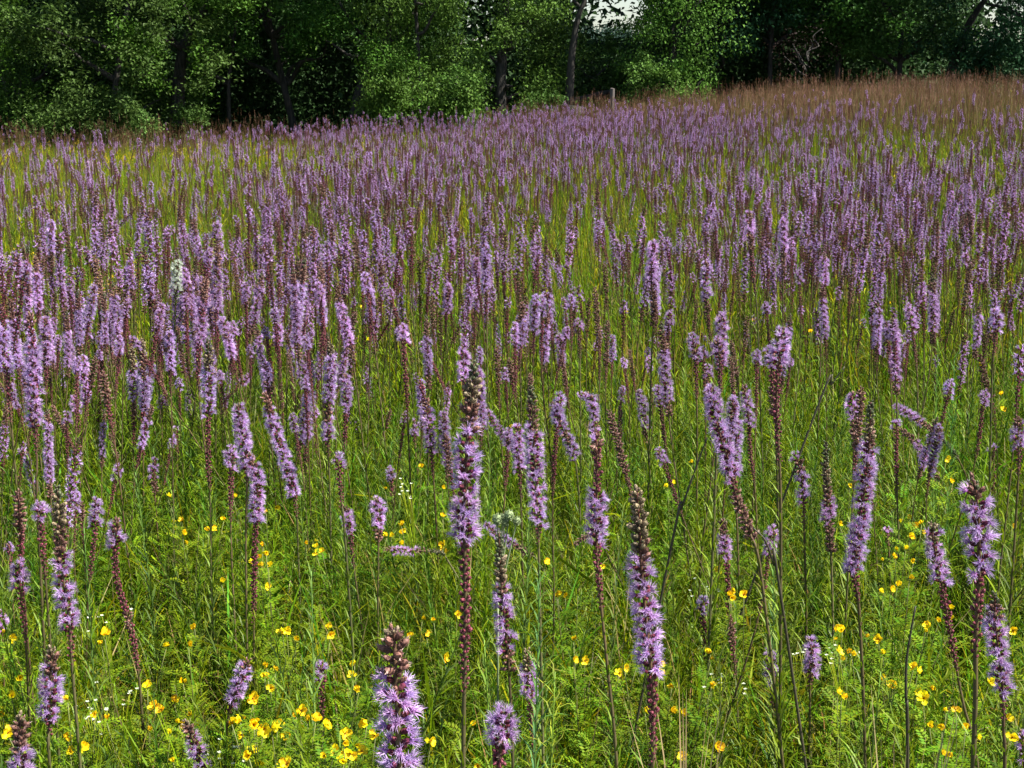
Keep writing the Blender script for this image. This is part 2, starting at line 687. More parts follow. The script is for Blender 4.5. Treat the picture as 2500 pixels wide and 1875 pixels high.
# ------------------------------------------------------------------ geometry-nodes scatter (ONE object of kind stuff)
def scatter(name, protos, pos, rot, scl, idx, label, cat):
    """protos: list of meshes; instances placed on the points of one mesh"""
    me = bpy.data.meshes.new(name)
    n = len(pos)
    me.vertices.add(n)
    me.vertices.foreach_set("co", np.asarray(pos, np.float32).ravel())
    for nm, typ, dat in (("rot", 'FLOAT_VECTOR', rot), ("scl", 'FLOAT_VECTOR', scl), ("idx", 'INT', idx)):
        a = me.attributes.new(nm, typ, 'POINT')
        if typ == 'INT':
            a.data.foreach_set("value", np.asarray(dat, np.int32))
        else:
            a.data.foreach_set("vector", np.asarray(dat, np.float32).ravel())
    me.update()
    o = obj(name, me, kind="stuff", label=label, category=cat)
    ng = bpy.data.node_groups.new(name + "_nodes", 'GeometryNodeTree')
    ng.interface.new_socket("Geometry", in_out='INPUT', socket_type='NodeSocketGeometry')
    ng.interface.new_socket("Geometry", in_out='OUTPUT', socket_type='NodeSocketGeometry')
    N, L = ng.nodes.new, ng.links.new
    gi, go = N("NodeGroupInput"), N("NodeGroupOutput")
    join = N("GeometryNodeJoinGeometry")
    for pm in reversed(protos):
        po = bpy.data.objects.new(name + "_clump", pm)      # never linked to the scene
        oi = N("GeometryNodeObjectInfo")
        oi.inputs["Object"].default_value = po
        oi.inputs["As Instance"].default_value = True
        L(oi.outputs["Geometry"], join.inputs[0])
    iop = N("GeometryNodeInstanceOnPoints")
    L(gi.outputs[0], iop.inputs["Points"])
    L(join.outputs[0], iop.inputs["Instance"])
    iop.inputs["Pick Instance"].default_value = True
    for nm, typ, sock in (("rot", 'FLOAT_VECTOR', "Rotation"), ("scl", 'FLOAT_VECTOR', "Scale"), ("idx", 'INT', "Instance Index")):
        na = N("GeometryNodeInputNamedAttribute")
        na.data_type = typ
        na.inputs["Name"].default_value = nm
        L(na.outputs["Attribute"], iop.inputs[sock])
    L(iop.outputs[0], go.inputs[0])
    md = o.modifiers.new("scatter", 'NODES')
    md.node_group = ng
    return o


def wedge_points(d0, d1, dens, margin=1.5, seed=1, fall=0.0):
    """random ground points seen by the camera between depths d0 and d1 (plus a margin at the sides)"""
    r = np.random.default_rng(seed)
    half = lambda y: y * 0.36 + margin
    area = 0.5 * (2 * half(d0) + 2 * half(d1)) * (d1 - d0)
    n = int(area * dens)
    y = r.uniform(d0, d1, n * 2)
    x = r.uniform(-half(d1), half(d1), n * 2)
    m = np.abs(x) < half(y)
    k = int(n * 1.0)
    return x[m][:k], y[m][:k]


def vnoise(x, y, scale, seed):
    """smooth value noise 0..1"""
    r = np.random.default_rng(seed)
    g = r.random((64, 64))
    u, v = (x / scale + 31.7) % 63, (y / scale + 17.3) % 63
    i, j = u.astype(int), v.astype(int)
    a, b = sstep(u - i), sstep(v - j)
    i2, j2 = (i + 1) % 64, (j + 1) % 64
    return (g[i, j] * (1 - a) + g[i2, j] * a) * (1 - b) + (g[i, j2] * (1 - a) + g[i2, j2] * a) * b


# ---- clump meshes
def grass_clump(seed, nb, h0, h1, spread, w, cols, mat, lean=0.35, seg=4, heads=None):
    r = random.Random(seed)
    mb = MB()
    for i in range(nb):
        a = r.random() * 2 * PI
        rad = spread * math.sqrt(r.random())
        p = np.array([rad * math.cos(a), rad * math.sin(a), -0.02])
        h = r.uniform(h0, h1)
        b = r.random() * 2 * PI
        ln = r.uniform(0.05, lean) * h
        bend = r.uniform(0.2, 1.6)
        pts = []
        for k in range(seg + 1):
            t = k / seg
            pts.append(p + np.array([math.cos(b) * ln * (0.4 * t + bend * t ** 2.5), math.sin(b) * ln * (0.4 * t + bend * t ** 2.5), h * t * (1 - 0.22 * bend * t * t * (ln / h + .2))]))
        g = cols[r.randrange(len(cols))]
        g = tuple(x * r.uniform(0.8, 1.25) for x in g)
        up = np.array([math.cos(b + r.uniform(-.8, .8)), math.sin(b + r.uniform(-.8, .8)), 0.3])
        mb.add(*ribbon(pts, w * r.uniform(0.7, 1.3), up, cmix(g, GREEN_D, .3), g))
        if heads and r.random() < heads[0]:
            top = pts[-1]
            for q in range(7):
                e = np.array([r.uniform(-1, 1), r.uniform(-1, 1), r.uniform(0.5, 2.5)])
                e = e / np.linalg.norm(e) * r.uniform(0.03, 0.07)
                o = top - np.array([0, 0, 0.14 * q / 7])
                s = np.cross(e, (1, .3, 0))
                s = s / np.linalg.norm(s) * 0.0022
                mb.add([o - s, o + s, o + e], [(0, 1, 2)], heads[1])
    return mb.mesh("clump", mat)


def herb_clump(seed, ns, h0, h1, spread, cols, lmin, lmax, dens, wid, mat, asc=0.8):
    """leafy upright stalks with many narrow leaves"""
    r = random.Random(seed)
    mb = MB()
    for i in range(ns):
        a = r.random() * 2 * PI
        rad = spread * math.sqrt(r.random())
        x, y = rad * math.cos(a), rad * math.sin(a)
        h = r.uniform(h0, h1)
        lx, ly = r.uniform(-.12, .12) * h, r.uniform(-.12, .12) * h
        path = catmull([(x, y, -0.02), (x + lx * .3, y + ly * .3, h * .5), (x + lx, y + ly, h)], 4)
        g = cols[r.randrange(len(cols))]
        tube(mb, path, 0.0022, 0.0009, 3, cmix(g, (0.1, 0.08, 0.03), .4), g)
        sub = MB()
        stem_leaves(sub, path, h, 0.0, 0.75, seed * 31 + i, dens, lmin, lmax, asc, wid)
        v, f, c = sub.arrays()
        c = c * (np.array(g) / np.array(GREEN))[None] * 0.9
        mb.add(v, f, c)
    return mb.mesh("clump", mat)


def pea_leaf(L_, r):
    """pinnate leaf, little oval leaflets along a rachis, pointing +X"""
    mb = MB()
    n = 8
    for k in range(n):
        t = (k + 1) / (n + 0.5)
        for s in (-1, 1):
            p = np.array([L_ * t, 0, 0.05 * L_ * math.sin(PI * t)])
            ll = L_ * 0.26 * (1 - 0.5 * abs(t - .45))
            e = np.array([0.35, s * 0.9, 0.22 * r.uniform(-.4, 1.4)])
            e = e / np.linalg.norm(e)
            q = np.array([e[1], -e[0], 0]) * ll * 0.22
            g = cmix((0.07, 0.165, 0.006), (0.15, 0.215, 0.008), r.random())
            mb.add([p, p + e * ll * .5 + q, p + e * ll, p + e * ll * .5 - q], [(0, 1, 2), (0, 2, 3)], g)
    return mb.arrays()


PEA_LEAVES = [pea_leaf(1.0, random.Random(40 + i)) for i in range(4)]


def pea_foliage(mb, paths, seed, dens=60, size=0.046):
    r = random.Random(seed)
    for path in paths:
        ln = np.linalg.norm(np.diff(path, axis=0), axis=1).sum()
        cnt = max(3, int(ln * dens))
        ang = r.random() * 6
        lst = {}
        for i in range(cnt):
            s = 0.25 + 0.72 * (i + r.random()) / cnt
            p, t = frame(path, s)
            ang += 2.4
            e = np.array([math.cos(ang), math.sin(ang), 0])
            x = e * 0.92 + np.array([0, 0, r.uniform(0.0, 0.7)])
            x /= np.linalg.norm(x)
            y = np.cross((0, 0, 1), x)
            y /= np.linalg.norm(y)
            z = np.cross(x, y)
            L_ = size * r.uniform(0.7, 1.25)
            lst.setdefault(r.randrange(4), []).append((np.stack([x, y, z], 1) * L_, p))
        for k, l in lst.items():
            mb.place(PEA_LEAVES[k], np.array([a for a, _ in l]), np.array([b for _, b in l]), gain=[r.uniform(.75, 1.25) for _ in l])


def pea_clump(seed, ns, h0, h1, spread):
    r = random.Random(seed)
    mb = MB()
    paths = []
    for i in range(ns):
        a = r.random() * 6.28
        rad = spread * math.sqrt(r.random())
        x, y = rad * math.cos(a), rad * math.sin(a)
        h = r.uniform(h0, h1)
        path = catmull([(x, y, -.02), (x + r.uniform(-.03, .03), y + r.uniform(-.03, .03), h * .5), (x + r.uniform(-.09, .09), y + r.uniform(-.09, .09), h)], 4)
        tube(mb, path, 0.0018, 0.0008, 3, (0.10, 0.07, 0.03), (0.13, 0.14, 0.04))
        paths.append(path)
    pea_foliage(mb, paths, seed + 5, 75)
    return mb.mesh("clump", M_HERB)


GC = [GREEN, GREEN_Y, (0.15, 0.23, 0.005), GREEN_B, (0.17, 0.20, 0.008)]
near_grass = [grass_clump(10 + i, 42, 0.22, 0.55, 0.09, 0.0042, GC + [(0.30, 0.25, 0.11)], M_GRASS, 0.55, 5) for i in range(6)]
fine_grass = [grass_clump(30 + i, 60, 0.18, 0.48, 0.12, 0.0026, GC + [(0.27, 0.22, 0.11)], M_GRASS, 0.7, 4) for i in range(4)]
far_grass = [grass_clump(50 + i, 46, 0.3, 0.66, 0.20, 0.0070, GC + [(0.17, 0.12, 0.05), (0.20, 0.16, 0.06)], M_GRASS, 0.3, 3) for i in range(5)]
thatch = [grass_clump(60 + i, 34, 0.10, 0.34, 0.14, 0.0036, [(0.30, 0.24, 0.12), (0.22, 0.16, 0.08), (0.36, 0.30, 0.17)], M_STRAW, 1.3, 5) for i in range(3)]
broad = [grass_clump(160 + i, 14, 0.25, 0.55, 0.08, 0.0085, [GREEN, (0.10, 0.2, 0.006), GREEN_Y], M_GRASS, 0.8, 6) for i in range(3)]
herbs = [herb_clump(70 + i, 7, 0.35, 0.66, 0.10, [GREEN, GREEN_B, (0.12, 0.22, 0.03)], 0.03, 0.085, 120, 1.3, M_HERB) for i in range(6)]
herbs_far = [herb_clump(90 + i, 8, 0.4, 0.72, 0.18, [GREEN, GREEN_Y, (0.12, 0.22, 0.03)], 0.04, 0.10, 60, 2.0, M_HERB) for i in range(4)]
peas = [pea_clump(110 + i, 6, 0.25, 0.5, 0.13) for i in range(5)]


def scatter_bands(name, protos, bands, label, cat, smin=0.85, smax=1.15, seed=1, tilt=0.12, keep=None):
    P, S, I, Rr = [], [], [], []
    r = np.random.default_rng(seed)
    for b, (d0, d1, dens, pk, sc) in enumerate(bands):
        x, y = wedge_points(d0, d1, dens, 2.2, seed * 17 + b)
        if keep is not None:
            m = keep(x, y, r)
            x, y = x[m], y[m]
        n = len(x)
        P.append(np.stack([x, y, ground_z(x, y)], 1))
        s = r.uniform(smin, smax, n) * sc
        S.append(np.stack([s, s, s * r.uniform(.9, 1.1, n)], 1))
        I.append(r.choice(pk, n))
        Rr.append(np.stack([r.normal(0, tilt, n), r.normal(0, tilt, n), r.uniform(0, 6.28, n)], 1))
    return scatter(name, protos, np.concatenate(P), np.concatenate(Rr), np.concatenate(S), np.concatenate(I), label, cat)


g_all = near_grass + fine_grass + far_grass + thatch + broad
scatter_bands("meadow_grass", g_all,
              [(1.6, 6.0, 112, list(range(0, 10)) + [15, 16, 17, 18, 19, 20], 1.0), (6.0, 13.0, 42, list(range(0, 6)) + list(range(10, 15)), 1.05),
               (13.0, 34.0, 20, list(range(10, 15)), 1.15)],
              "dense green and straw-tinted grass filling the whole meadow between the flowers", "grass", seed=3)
scatter_bands("leafy_undergrowth", herbs + herbs_far,
              [(1.8, 6.0, 50, list(range(6)), 0.9), (6.0, 14.0, 13, list(range(6)) + list(range(6, 10)), 1.0), (14.0, 32.0, 5, list(range(6, 10)), 1.05)],
              "bright green leafy shoots with narrow leaves rising through the grass", "undergrowth", seed=5)
scatter_bands("ferny_undergrowth", peas,
              [(1.7, 5.5, 9, list(range(5)), 0.85), (5.5, 9.0, 3, list(range(5)), 0.9)],
              "low olive green feathery leaves covering the ground in the foreground", "undergrowth", seed=6)

# tall russet grass on the rise at the back right, and a thin straw strip along the wood at the left
tall = [grass_clump(130 + i, 26, 0.85, 1.3, 0.22, 0.0055, [(0.105, 0.065, 0.02), (0.12, 0.075, 0.022), (0.085, 0.085, 0.016), (0.15, 0.10, 0.035)], M_STRAW, 0.16, 4,
                    heads=(0.5, (0.16, 0.075, 0.045))) for i in range(5)]


def keep_tall(x, y, r):
    edge = 29.0 - 2.4 * np.clip(x, -1, 7)       # the russet strip widens to the right
    right = (x > -1.5) & (y > np.maximum(edge, 13.5)) & (r.random(len(x)) < np.clip((y - edge) / 2.5, 0.05, 1))
    left = (x <= -1.5) & (y > 28.6) & (r.random(len(x)) < np.where(x < -5.5, .4, .1))
    return right | left


scatter_bands("russet_grass", tall, [(13.0, 33.0, 14, list(range(5)), 0.88)],
              "tall russet brown grass on the rise along the dark trees", "grass", seed=8, keep=keep_tall, tilt=0.05)


# ------------------------------------------------------------------ hero blazing stars, read off the photograph
# (spike width px, [(x, y) tip..lower], [(zone kind, start)...('e', end)], label)
# a start <= 1 is a fraction of the drawn path, otherwise a pixel row
HERO = [
 (50, [(98, 1232), (104, 1320), (116, 1480)], [('o', 1231), ('m', 1272), ('e', 1420)], "short lilac tuft on a dark red stalk left of the tall half-faded spike"),
 (58, [(140, 1188), (150, 1370), (170, 1530), (176, 1620), (195, 1860)], [('g', 1188), ('b', 1235), ('s', 1310), ('o', 1370), ('m', 1545), ('e', 1625)], "tall spike near the left edge, dark buds above a lilac lower half"),
 (38, [(234, 1222), (232, 1300), (215, 1470), (208, 1780)], [('b', 1222), ('o', 1234), ('m', 1292), ('e', 1420)], "small lilac spike with orange-brown tip right of the tall half-faded spike"),
 (48, [(284, 1268), (283, 1400), (310, 1500), (335, 1620), (348, 1760)], [('s', 1268), ('o', 1300), ('m', 1345), ('s', 1500), ('m', 1540), ('e', 1640)], "ragged spike with patchy lilac florets and a kinked stem in the left foreground"),
 (32, [(22, 1330), (27, 1400), (40, 1600)], [('o', 1330), ('m', 1352), ('e', 1420)], "tiny pale tuft at the far left edge above a broader lilac spike"),
 (50, [(46, 1370), (50, 1440), (62, 1560), (72, 1760)], [('g', 1370), ('o', 1386), ('m', 1442), ('e', 1570)], "stubby lilac spike close to the left edge with a long maroon stalk"),
 (34, [(2, 1490), (8, 1600), (14, 1800)], [('s', 1490), ('o', 1510), ('e', 1545)], "spike cut by the left edge, brownish with a few florets"),
 (62, [(126, 1583), (124, 1660), (120, 1780), (121, 1870)], [('b', 1583), ('s', 1612), ('o', 1655), ('m', 1775), ('e', 1800)], "fluffy lilac spike with a brown top in the bottom left corner"),
 (72, [(50, 1750), (50, 1820), (54, 1900)], [('b', 1750), ('s', 1775), ('o', 1845), ('m', 1950), ('e', 2000)], "thick brown-topped spike cut by the bottom left edge"),
 (48, [(606, 1612), (588, 1660), (566, 1715), (556, 1760), (550, 1850)], [('s', 1612), ('o', 1636), ('m', 1722), ('e', 1745)], "lilac spike leaning right with a pinkish tip beside yellow flowers"),
 (52, [(452, 1762), (474, 1815), (490, 1870), (500, 1930)], [('b', 1762), ('s', 1790), ('o', 1808), ('m', 1900), ('e', 1950)], "spike with a cream bud tip leaning left at the bottom edge"),
 (42, [(582, 990), (590, 1060), (603, 1150), (600, 1350)], [('b', 990), ('o', 998), ('m', 1150), ('e', 1180)], "bright lilac spike left of centre that a bent spike continues below"),
 (42, [(608, 1110), (628, 1175), (624, 1280), (620, 1420), (620, 1640)], [('s', 1110), ('o', 1150), ('m', 1290), ('e', 1520)], "spike with dark lower stalk directly under the bright lilac spike"),
 (36, [(646, 962), (668, 1040), (695, 1120), (722, 1230), (728, 1350)], [('s', 962), ('s', 990), ('o', 1015), ('m', 1215), ('e', 1260)], "long pale lilac spike leaning to the left with a reddish top"),
 (38, [(508, 830), (510, 960), (508, 1100), (514, 1250), (516, 1400)], [('g', 830), ('b', 870), ('o', 912), ('m', 1022), ('e', 1200)], "upright spike with a broad lilac band halfway and a long dark stalk"),
 (46, [(74, 768), (80, 870), (86, 1040), (90, 1120), (92, 1240)], [('s', 768), ('m', 800), ('o', 842), ('m', 1050), ('e', 1110)], "stout tall spike at the left with a maroon top"),
 (34, [(8, 750), (10, 850), (20, 940), (30, 1060)], [('m', 750), ('o', 795), ('m', 915), ('e', 1040)], "lilac spike at the left edge beside the stout tall spike"),
 (28, [(180, 968), (190, 1020), (200, 1120), (202, 1240)], [('o', 968), ('m', 1012), ('e', 1150)], "thin spike with a lilac top and brown lower half right of the stout one"),
 (30, [(120, 1114), (124, 1160), (128, 1240)], [('o', 1114), ('m', 1150), ('e', 1200)], "round pale tuft above the short tuft on the dark red stalk"),
 (28, [(322, 850), (324, 930), (326, 1010), (326, 1150)], [('b', 850), ('o', 905), ('s', 990), ('m', 1020), ('e', 1100)], "broad-topped spike in the crowded brown group at the left"),
 (30, [(345, 830), (352, 930), (350, 1030), (350, 1180)], [('b', 830), ('s', 880), ('o', 922), ('m', 1012), ('e', 1120)], "glowing pink-lilac spike with brown tip in the crowded group"),
 (24, [(243, 735), (246, 860), (243, 1000), (236, 1200)], [('g', 735), ('s', 790), ('m', 950), ('e', 1085)], "all-brown faded tall spike behind the crowded group"),
 (24, [(272, 750), (270, 850), (268, 960), (268, 1100)], [('s', 750), ('o', 770), ('s', 850), ('m', 930), ('e', 1000)], "slim spike with faint violet bloom right of the all-brown one"),
 (26, [(395, 970), (396, 1010), (396, 1100)], [('o', 970), ('m', 1000), ('e', 1030)], "small rosy tuft right of the glowing pink-lilac spike"),
 (26, [(430, 1046), (432, 1090), (434, 1180)], [('o', 1046), ('m', 1068), ('e', 1110)], "dark little tuft standing apart left of the broad-banded spike"),
 (24, [(462, 945), (464, 1000), (470, 1140)], [('g', 945), ('o', 965), ('m', 1020), ('e', 1080)], "narrow spike with dark tip left of the broad-banded spike"),
 (26, [(378, 1120), (376, 1170), (384, 1290)], [('s', 1120), ('o', 1135), ('s', 1170), ('e', 1210)], "loose faded spike with a pale lilac flank under the crowded group"),
 (26, [(452, 770), (456, 830), (460, 920), (466, 1020)], [('s', 770), ('o', 800), ('m', 850), ('e', 930)], "rose-lilac spike standing behind the broad-banded spike"),
 (28, [(556, 790), (562, 850), (566, 910), (570, 980)], [('s', 790), ('o', 822), ('m', 890), ('e', 930)], "lilac spike with red tip behind the bright lilac spike"),
 (26, [(680, 790), (678, 840), (684, 900), (686, 980)], [('b', 790), ('o', 800), ('m', 848), ('e', 930)], "clean pink-lilac spike with orange tip standing by itself left of centre"),
 (30, [(735, 882), (744, 930), (752, 1000), (748, 1100), (745, 1240)], [('b', 882), ('o', 895), ('m', 935), ('o', 1040), ('m', 1080), ('e', 1160)], "spike blooming twice on a red stalk left of the dense pair"),
 (36, [(806, 840), (808, 900), (800, 1000), (802, 1110), (806, 1240)], [('b', 840), ('o', 882), ('s', 1000), ('o', 1040), ('m', 1085), ('e', 1120)], "dense violet spike, left one of a close pair"),
 (32, [(842, 915), (845, 970), (842, 1060), (840, 1180)], [('s', 915), ('o', 930), ('m', 1010), ('e', 1120)], "lilac spike with maroon lower half, right one of a close pair"),
 (44, [(824, 1112), (828, 1150), (834, 1230), (842, 1310)], [('o', 1112), ('m', 1150), ('e', 1240)], "round lilac tuft on a maroon stalk below the dense pair"),
 (38, [(842, 1238), (856, 1310), (862, 1370), (886, 1560), (890, 1700)], [('s', 1238), ('o', 1256), ('m', 1312), ('e', 1385)], "small rosy spike on a thin tilted stalk left of the short pale spike"),
 (40, [(920, 1218), (924, 1260), (924, 1320), (922, 1560)], [('b', 1218), ('o', 1236), ('s', 1300), ('e', 1325)], "short pale lilac spike on a light green stem"),
 (30, [(953, 1142), (956, 1180), (962, 1260), (970, 1420)], [('o', 1142), ('m', 1182), ('e', 1260)], "small lilac head on a dark stalk right above the short pale spike"),
 (34, [(1026, 930), (1040, 990), (1050, 1060), (1055, 1120), (1066, 1300)], [('m', 930), ('s', 980), ('o', 1012), ('m', 1110), ('e', 1170)], "crooked spike with red top left of the tallest spike"),
 (28, [(1012, 1025), (1012, 1070), (1020, 1180)], [('b', 1025), ('o', 1036), ('m', 1072), ('e', 1100)], "dusky bent head leaning on the crooked spike"),
 (34, [(1132, 845), (1132, 910), (1140, 1010), (1142, 1120)], [('s', 845), ('o', 860), ('m', 950), ('e', 1040)], "violet spike rising directly behind the tallest spike"),
 (30, [(1165, 900), (1172, 980), (1175, 1050), (1170, 1180)], [('o', 900), ('m', 1050), ('e', 1090)], "lilac spike peeping out right of the tallest spike's brown top"),
 (75, [(1158, 888), (1150, 1000), (1140, 1080), (1134, 1300), (1136, 1500), (1131, 1860)], [('g', 888), ('b', 935), ('s', 1000), ('o', 1065), ('m', 1345), ('e', 1690)], "tallest spike in the middle, dark brown tip, long lilac body and red-brown stalk"),
 (26, [(1178, 992), (1205, 1030), (1235, 1070), (1262, 1110), (1290, 1200)], [('s', 0.0), ('o', 0.12), ('s', 0.55), ('e', 0.7)], "spike lying over to the left just right of the tallest spike"),
 (26, [(1186, 1280), (1212, 1302), (1255, 1330), (1290, 1352), (1330, 1400)], [('s', 0.0), ('o', 0.08), ('s', 0.5), ('e', 0.72)], "fallen lilac spike lying beside the pale green ball flowers"),
 (24, [(940, 1342), (985, 1345), (1030, 1346), (1068, 1348), (1100, 1380)], [('s', 0.0), ('o', 0.15), ('s', 0.5), ('g', 0.66), ('e', 0.85)], "spike lying flat, almost level, left of the tallest spike"),
 (50, [(1298, 945), (1302, 1060), (1310, 1200), (1314, 1300), (1318, 1480), (1326, 1860)], [('g', 945), ('s', 1000), ('o', 1060), ('m', 1288), ('e', 1330)], "long lilac spike with greenish dark tip right of the tallest spike"),
 (36, [(1263, 1040), (1266, 1100), (1270, 1180), (1274, 1300)], [('s', 1040), ('o', 1055), ('m', 1160), ('e', 1215)], "rosy lilac spike half behind the long one with greenish tip"),
 (32, [(1416, 965), (1440, 970), (1450, 1020), (1452, 1075), (1456, 1200), (1458, 1300)], [('o', 0.0), ('o', 0.2), ('s', 0.3), ('e', 0.42)], "spike that arches over at its top right of centre"),
 (56, [(1456, 1056), (1458, 1150), (1456, 1300), (1462, 1420), (1482, 1620), (1505, 1860)], [('o', 1056), ('s', 1085), ('m', 1120), ('o', 1212), ('m', 1345), ('e', 1490)], "big dark-stalked spike with wide lilac skirt low down, right of centre"),
 (34, [(1350, 985), (1372, 1040), (1398, 1100), (1410, 1170), (1418, 1300)], [('s', 985), ('o', 1000), ('s', 1060), ('o', 1080), ('e', 1125)], "loose tilted spike left of the arching one"),
 (24, [(1404, 1330), (1425, 1312), (1445, 1305), (1470, 1330)], [('s', 0.0), ('b', 0.4), ('e', 0.7)], "faded brown side shoot poking left from the wide lilac skirt"),
 (75, [(1555, 1198), (1562, 1300), (1566, 1390), (1582, 1560), (1594, 1700), (1594, 1870)], [('b', 1198), ('b', 1235), ('s', 1350), ('o', 1385), ('o', 1420), ('m', 1660), ('e', 1870)], "thick spike with a long cream-brown bud top and shaggy lilac lower part"),
 (28, [(1560, 955), (1570, 1000), (1578, 1060), (1590, 1200)], [('o', 955), ('s', 1050), ('e', 1080)], "pale lilac spike with dark foot left of the leafless twig"),
 (30, [(1606, 945), (1612, 985), (1620, 1060), (1640, 1220)], [('o', 945), ('o', 970), ('m', 1010), ('e', 1120)], "double-headed pale spike right of centre"),
 (50, [(1735, 945), (1752, 1040), (1780, 1130), (1800, 1220), (1830, 1300), (1860, 1420)], [('b', 945), ('o', 955), ('m', 1180), ('s', 1215), ('e', 1320)], "long lilac spike leaning left with loose lower heads"),
 (36, [(1792, 960), (1798, 1050), (1792, 1160), (1800, 1300)], [('m', 960), ('o', 1035), ('m', 1165), ('e', 1190)], "narrow spike tucked against the long leaning one"),
 (34, [(1816, 945), (1826, 1000), (1832, 1100), (1845, 1230)], [('s', 945), ('o', 960), ('m', 1045), ('e', 1180)], "straight lilac spike with reddish foot right of the leaning one"),
 (42, [(1752, 828), (1756, 870), (1758, 960), (1750, 1100)], [('o', 828), ('m', 870), ('e', 960)], "round bright tuft on a brown stalk above the long leaning spike"),
 (32, [(1690, 818), (1698, 870), (1700, 950), (1702, 1080)], [('o', 818), ('m', 878), ('e', 980)], "violet tuft left of the round bright tuft, taller of two"),
 (30, [(1714, 850), (1718, 890), (1722, 980)], [('o', 850), ('m', 885), ('e', 980)], "violet tuft between two taller tufts, its stalk brown"),
 (50, [(1910, 805), (1902, 880), (1896, 960), (1898, 1050), (1906, 1260)], [('o', 805), ('m', 895), ('e', 1130)], "fat bright lilac spike with a long maroon foot, in a double bunch"),
 (40, [(1880, 850), (1884, 900), (1888, 980), (1896, 1100)], [('o', 850), ('m', 905), ('s', 960), ('e', 1020)], "lower left half of the double bunch at the right"),
 (40, [(1764, 1270), (1768, 1330), (1776, 1400), (1782, 1560), (1786, 1700)], [('b', 1270), ('s', 1285), ('o', 1322), ('m', 1372), ('e', 1530)], "dark-stalked spike with few lilac heads below the leaning one"),
 (55, [(2126, 982), (2122, 1080), (2110, 1200), (2086, 1390), (2098, 1500), (2112, 1860)], [('g', 982), ('b', 1030), ('s', 1075), ('o', 1100), ('m', 1400), ('e', 1470)], "very long curved lilac spike with dark green tip at the right"),
 (40, [(1944, 1110), (1956, 1160), (1962, 1230), (1964, 1320), (1968, 1500)], [('o', 1110), ('s', 1130), ('o', 1155), ('m', 1235), ('e', 1280)], "medium lilac spike left of the very long curved one"),
 (34, [(2190, 1030), (2188, 1100), (2190, 1200), (2194, 1360)], [('o', 1030), ('m', 1052), ('e', 1200)], "flat-topped tuft on a bare brown stalk right of the long curved spike"),
 (28, [(2200, 1048), (2235, 1080), (2262, 1120), (2290, 1170), (2310, 1280)], [('s', 0.0), ('o', 0.2), ('s', 0.35), ('e', 0.6)], "spike drooping down to the right from beside the flat-topped tuft"),
 (26, [(2185, 992), (2225, 1015), (2275, 1050), (2330, 1105), (2370, 1200)], [('o', 0.0), ('s', 0.3), ('g', 0.5), ('e', 0.7)], "upper one of two spikes drooping to the right"),
 (85, [(2378, 1172), (2388, 1260), (2390, 1400), (2382, 1560), (2376, 1860)], [('g', 1172), ('s', 1195), ('o', 1238), ('m', 1405), ('e', 1610)], "thickest spike at the right with brown crown and maroon foot"),
 (32, [(2424, 1090), (2424, 1150), (2424, 1240), (2420, 1400)], [('o', 1090), ('m', 1112), ('e', 1220)], "small tuft on a dark stalk above the thickest spike at the right"),
 (52, [(2274, 1278), (2282, 1340), (2302, 1440), (2330, 1600), (2352, 1720), (2385, 1860)], [('b', 1278), ('o', 1322), ('m', 1442), ('e', 1640)], "plump pale lilac spike on a tilting maroon stalk left of the thickest one"),
 (62, [(2428, 1448), (2432, 1540), (2448, 1680), (2450, 1780), (2452, 1900)], [('g', 1448), ('s', 1480), ('o', 1508), ('m', 1700), ('e', 1760)], "wide lilac spike in the lower right corner with greyish green top"),
 (30, [(2178, 780), (2184, 850), (2188, 960), (2190, 1050)], [('b', 780), ('o', 795), ('m', 850), ('o', 885), ('s', 945), ('e', 965)], "two-tiered spike in the right middle ground"),
 (28, [(2218, 745), (2226, 800), (2236, 880), (2240, 960)], [('o', 745), ('m', 815), ('e', 900)], "clean lilac spike standing above the open green patch at the right"),
 (36, [(2430, 758), (2432, 800), (2424, 880), (2420, 980)], [('o', 758), ('m', 808), ('e', 870)], "pale broad tuft near the right edge"),
 (42, [(2484, 1020), (2486, 1080), (2484, 1200)], [('s', 1020), ('o', 1050), ('m', 1100), ('e', 1160)], "grey-lilac spike at the right edge, upper one"),
 (36, [(2080, 960), (2082, 1000), (2084, 1100)], [('s', 960), ('o', 975), ('s', 1030), ('e', 1070)], "short pale spike left of the very long curved one's tip"),
 (40, [(2016, 1080), (2018, 1160), (2022, 1260), (2030, 1380)], [('g', 1080), ('b', 1150), ('s', 1200), ('o', 1230), ('s', 1290), ('e', 1350)], "sparse spike with thin green tip and pinkish heads between two lilac ones"),
 (46, [(784, 1620), (786, 1660), (786, 1760), (788, 1860)], [('o', 1620), ('m', 1664), ('e', 1770)], "little lilac tuft with pink buds standing by itself in the grass"),
 (112, [(962, 1540), (964, 1600), (968, 1700), (976, 1900)], [('b', 1540), ('s', 1562), ('s', 1630), ('o', 1690), ('m', 2000), ('e', 2060)], "nearest and largest spike, russet open top, at the bottom edge"),
 (82, [(1228, 1738), (1226, 1790), (1218, 1860), (1216, 1910)], [('o', 1738), ('m', 1840), ('e', 1930)], "fat rounded lilac spike without brown tip at the bottom edge"),
 (56, [(1218, 1300), (1222, 1400), (1228, 1470), (1240, 1600), (1248, 1740), (1252, 1870)], [('g', 1300), ('b', 1375), ('s', 1425), ('o', 1455), ('s', 1595), ('e', 1640)], "lilac spike with long green tip and orange-brown collar right of the tallest"),
 (46, [(1287, 1588), (1288, 1650), (1296, 1740), (1304, 1870)], [('b', 1588), ('o', 1640), ('m', 1722), ('e', 1830)], "rosy spike with a thin brown tip near the bottom centre"),
 (40, [(1718, 1462), (1716, 1510), (1724, 1600), (1732, 1720)], [('o', 1462), ('m', 1500), ('e', 1660)], "thin spike with a tiny lilac top and sparse dark buds"),
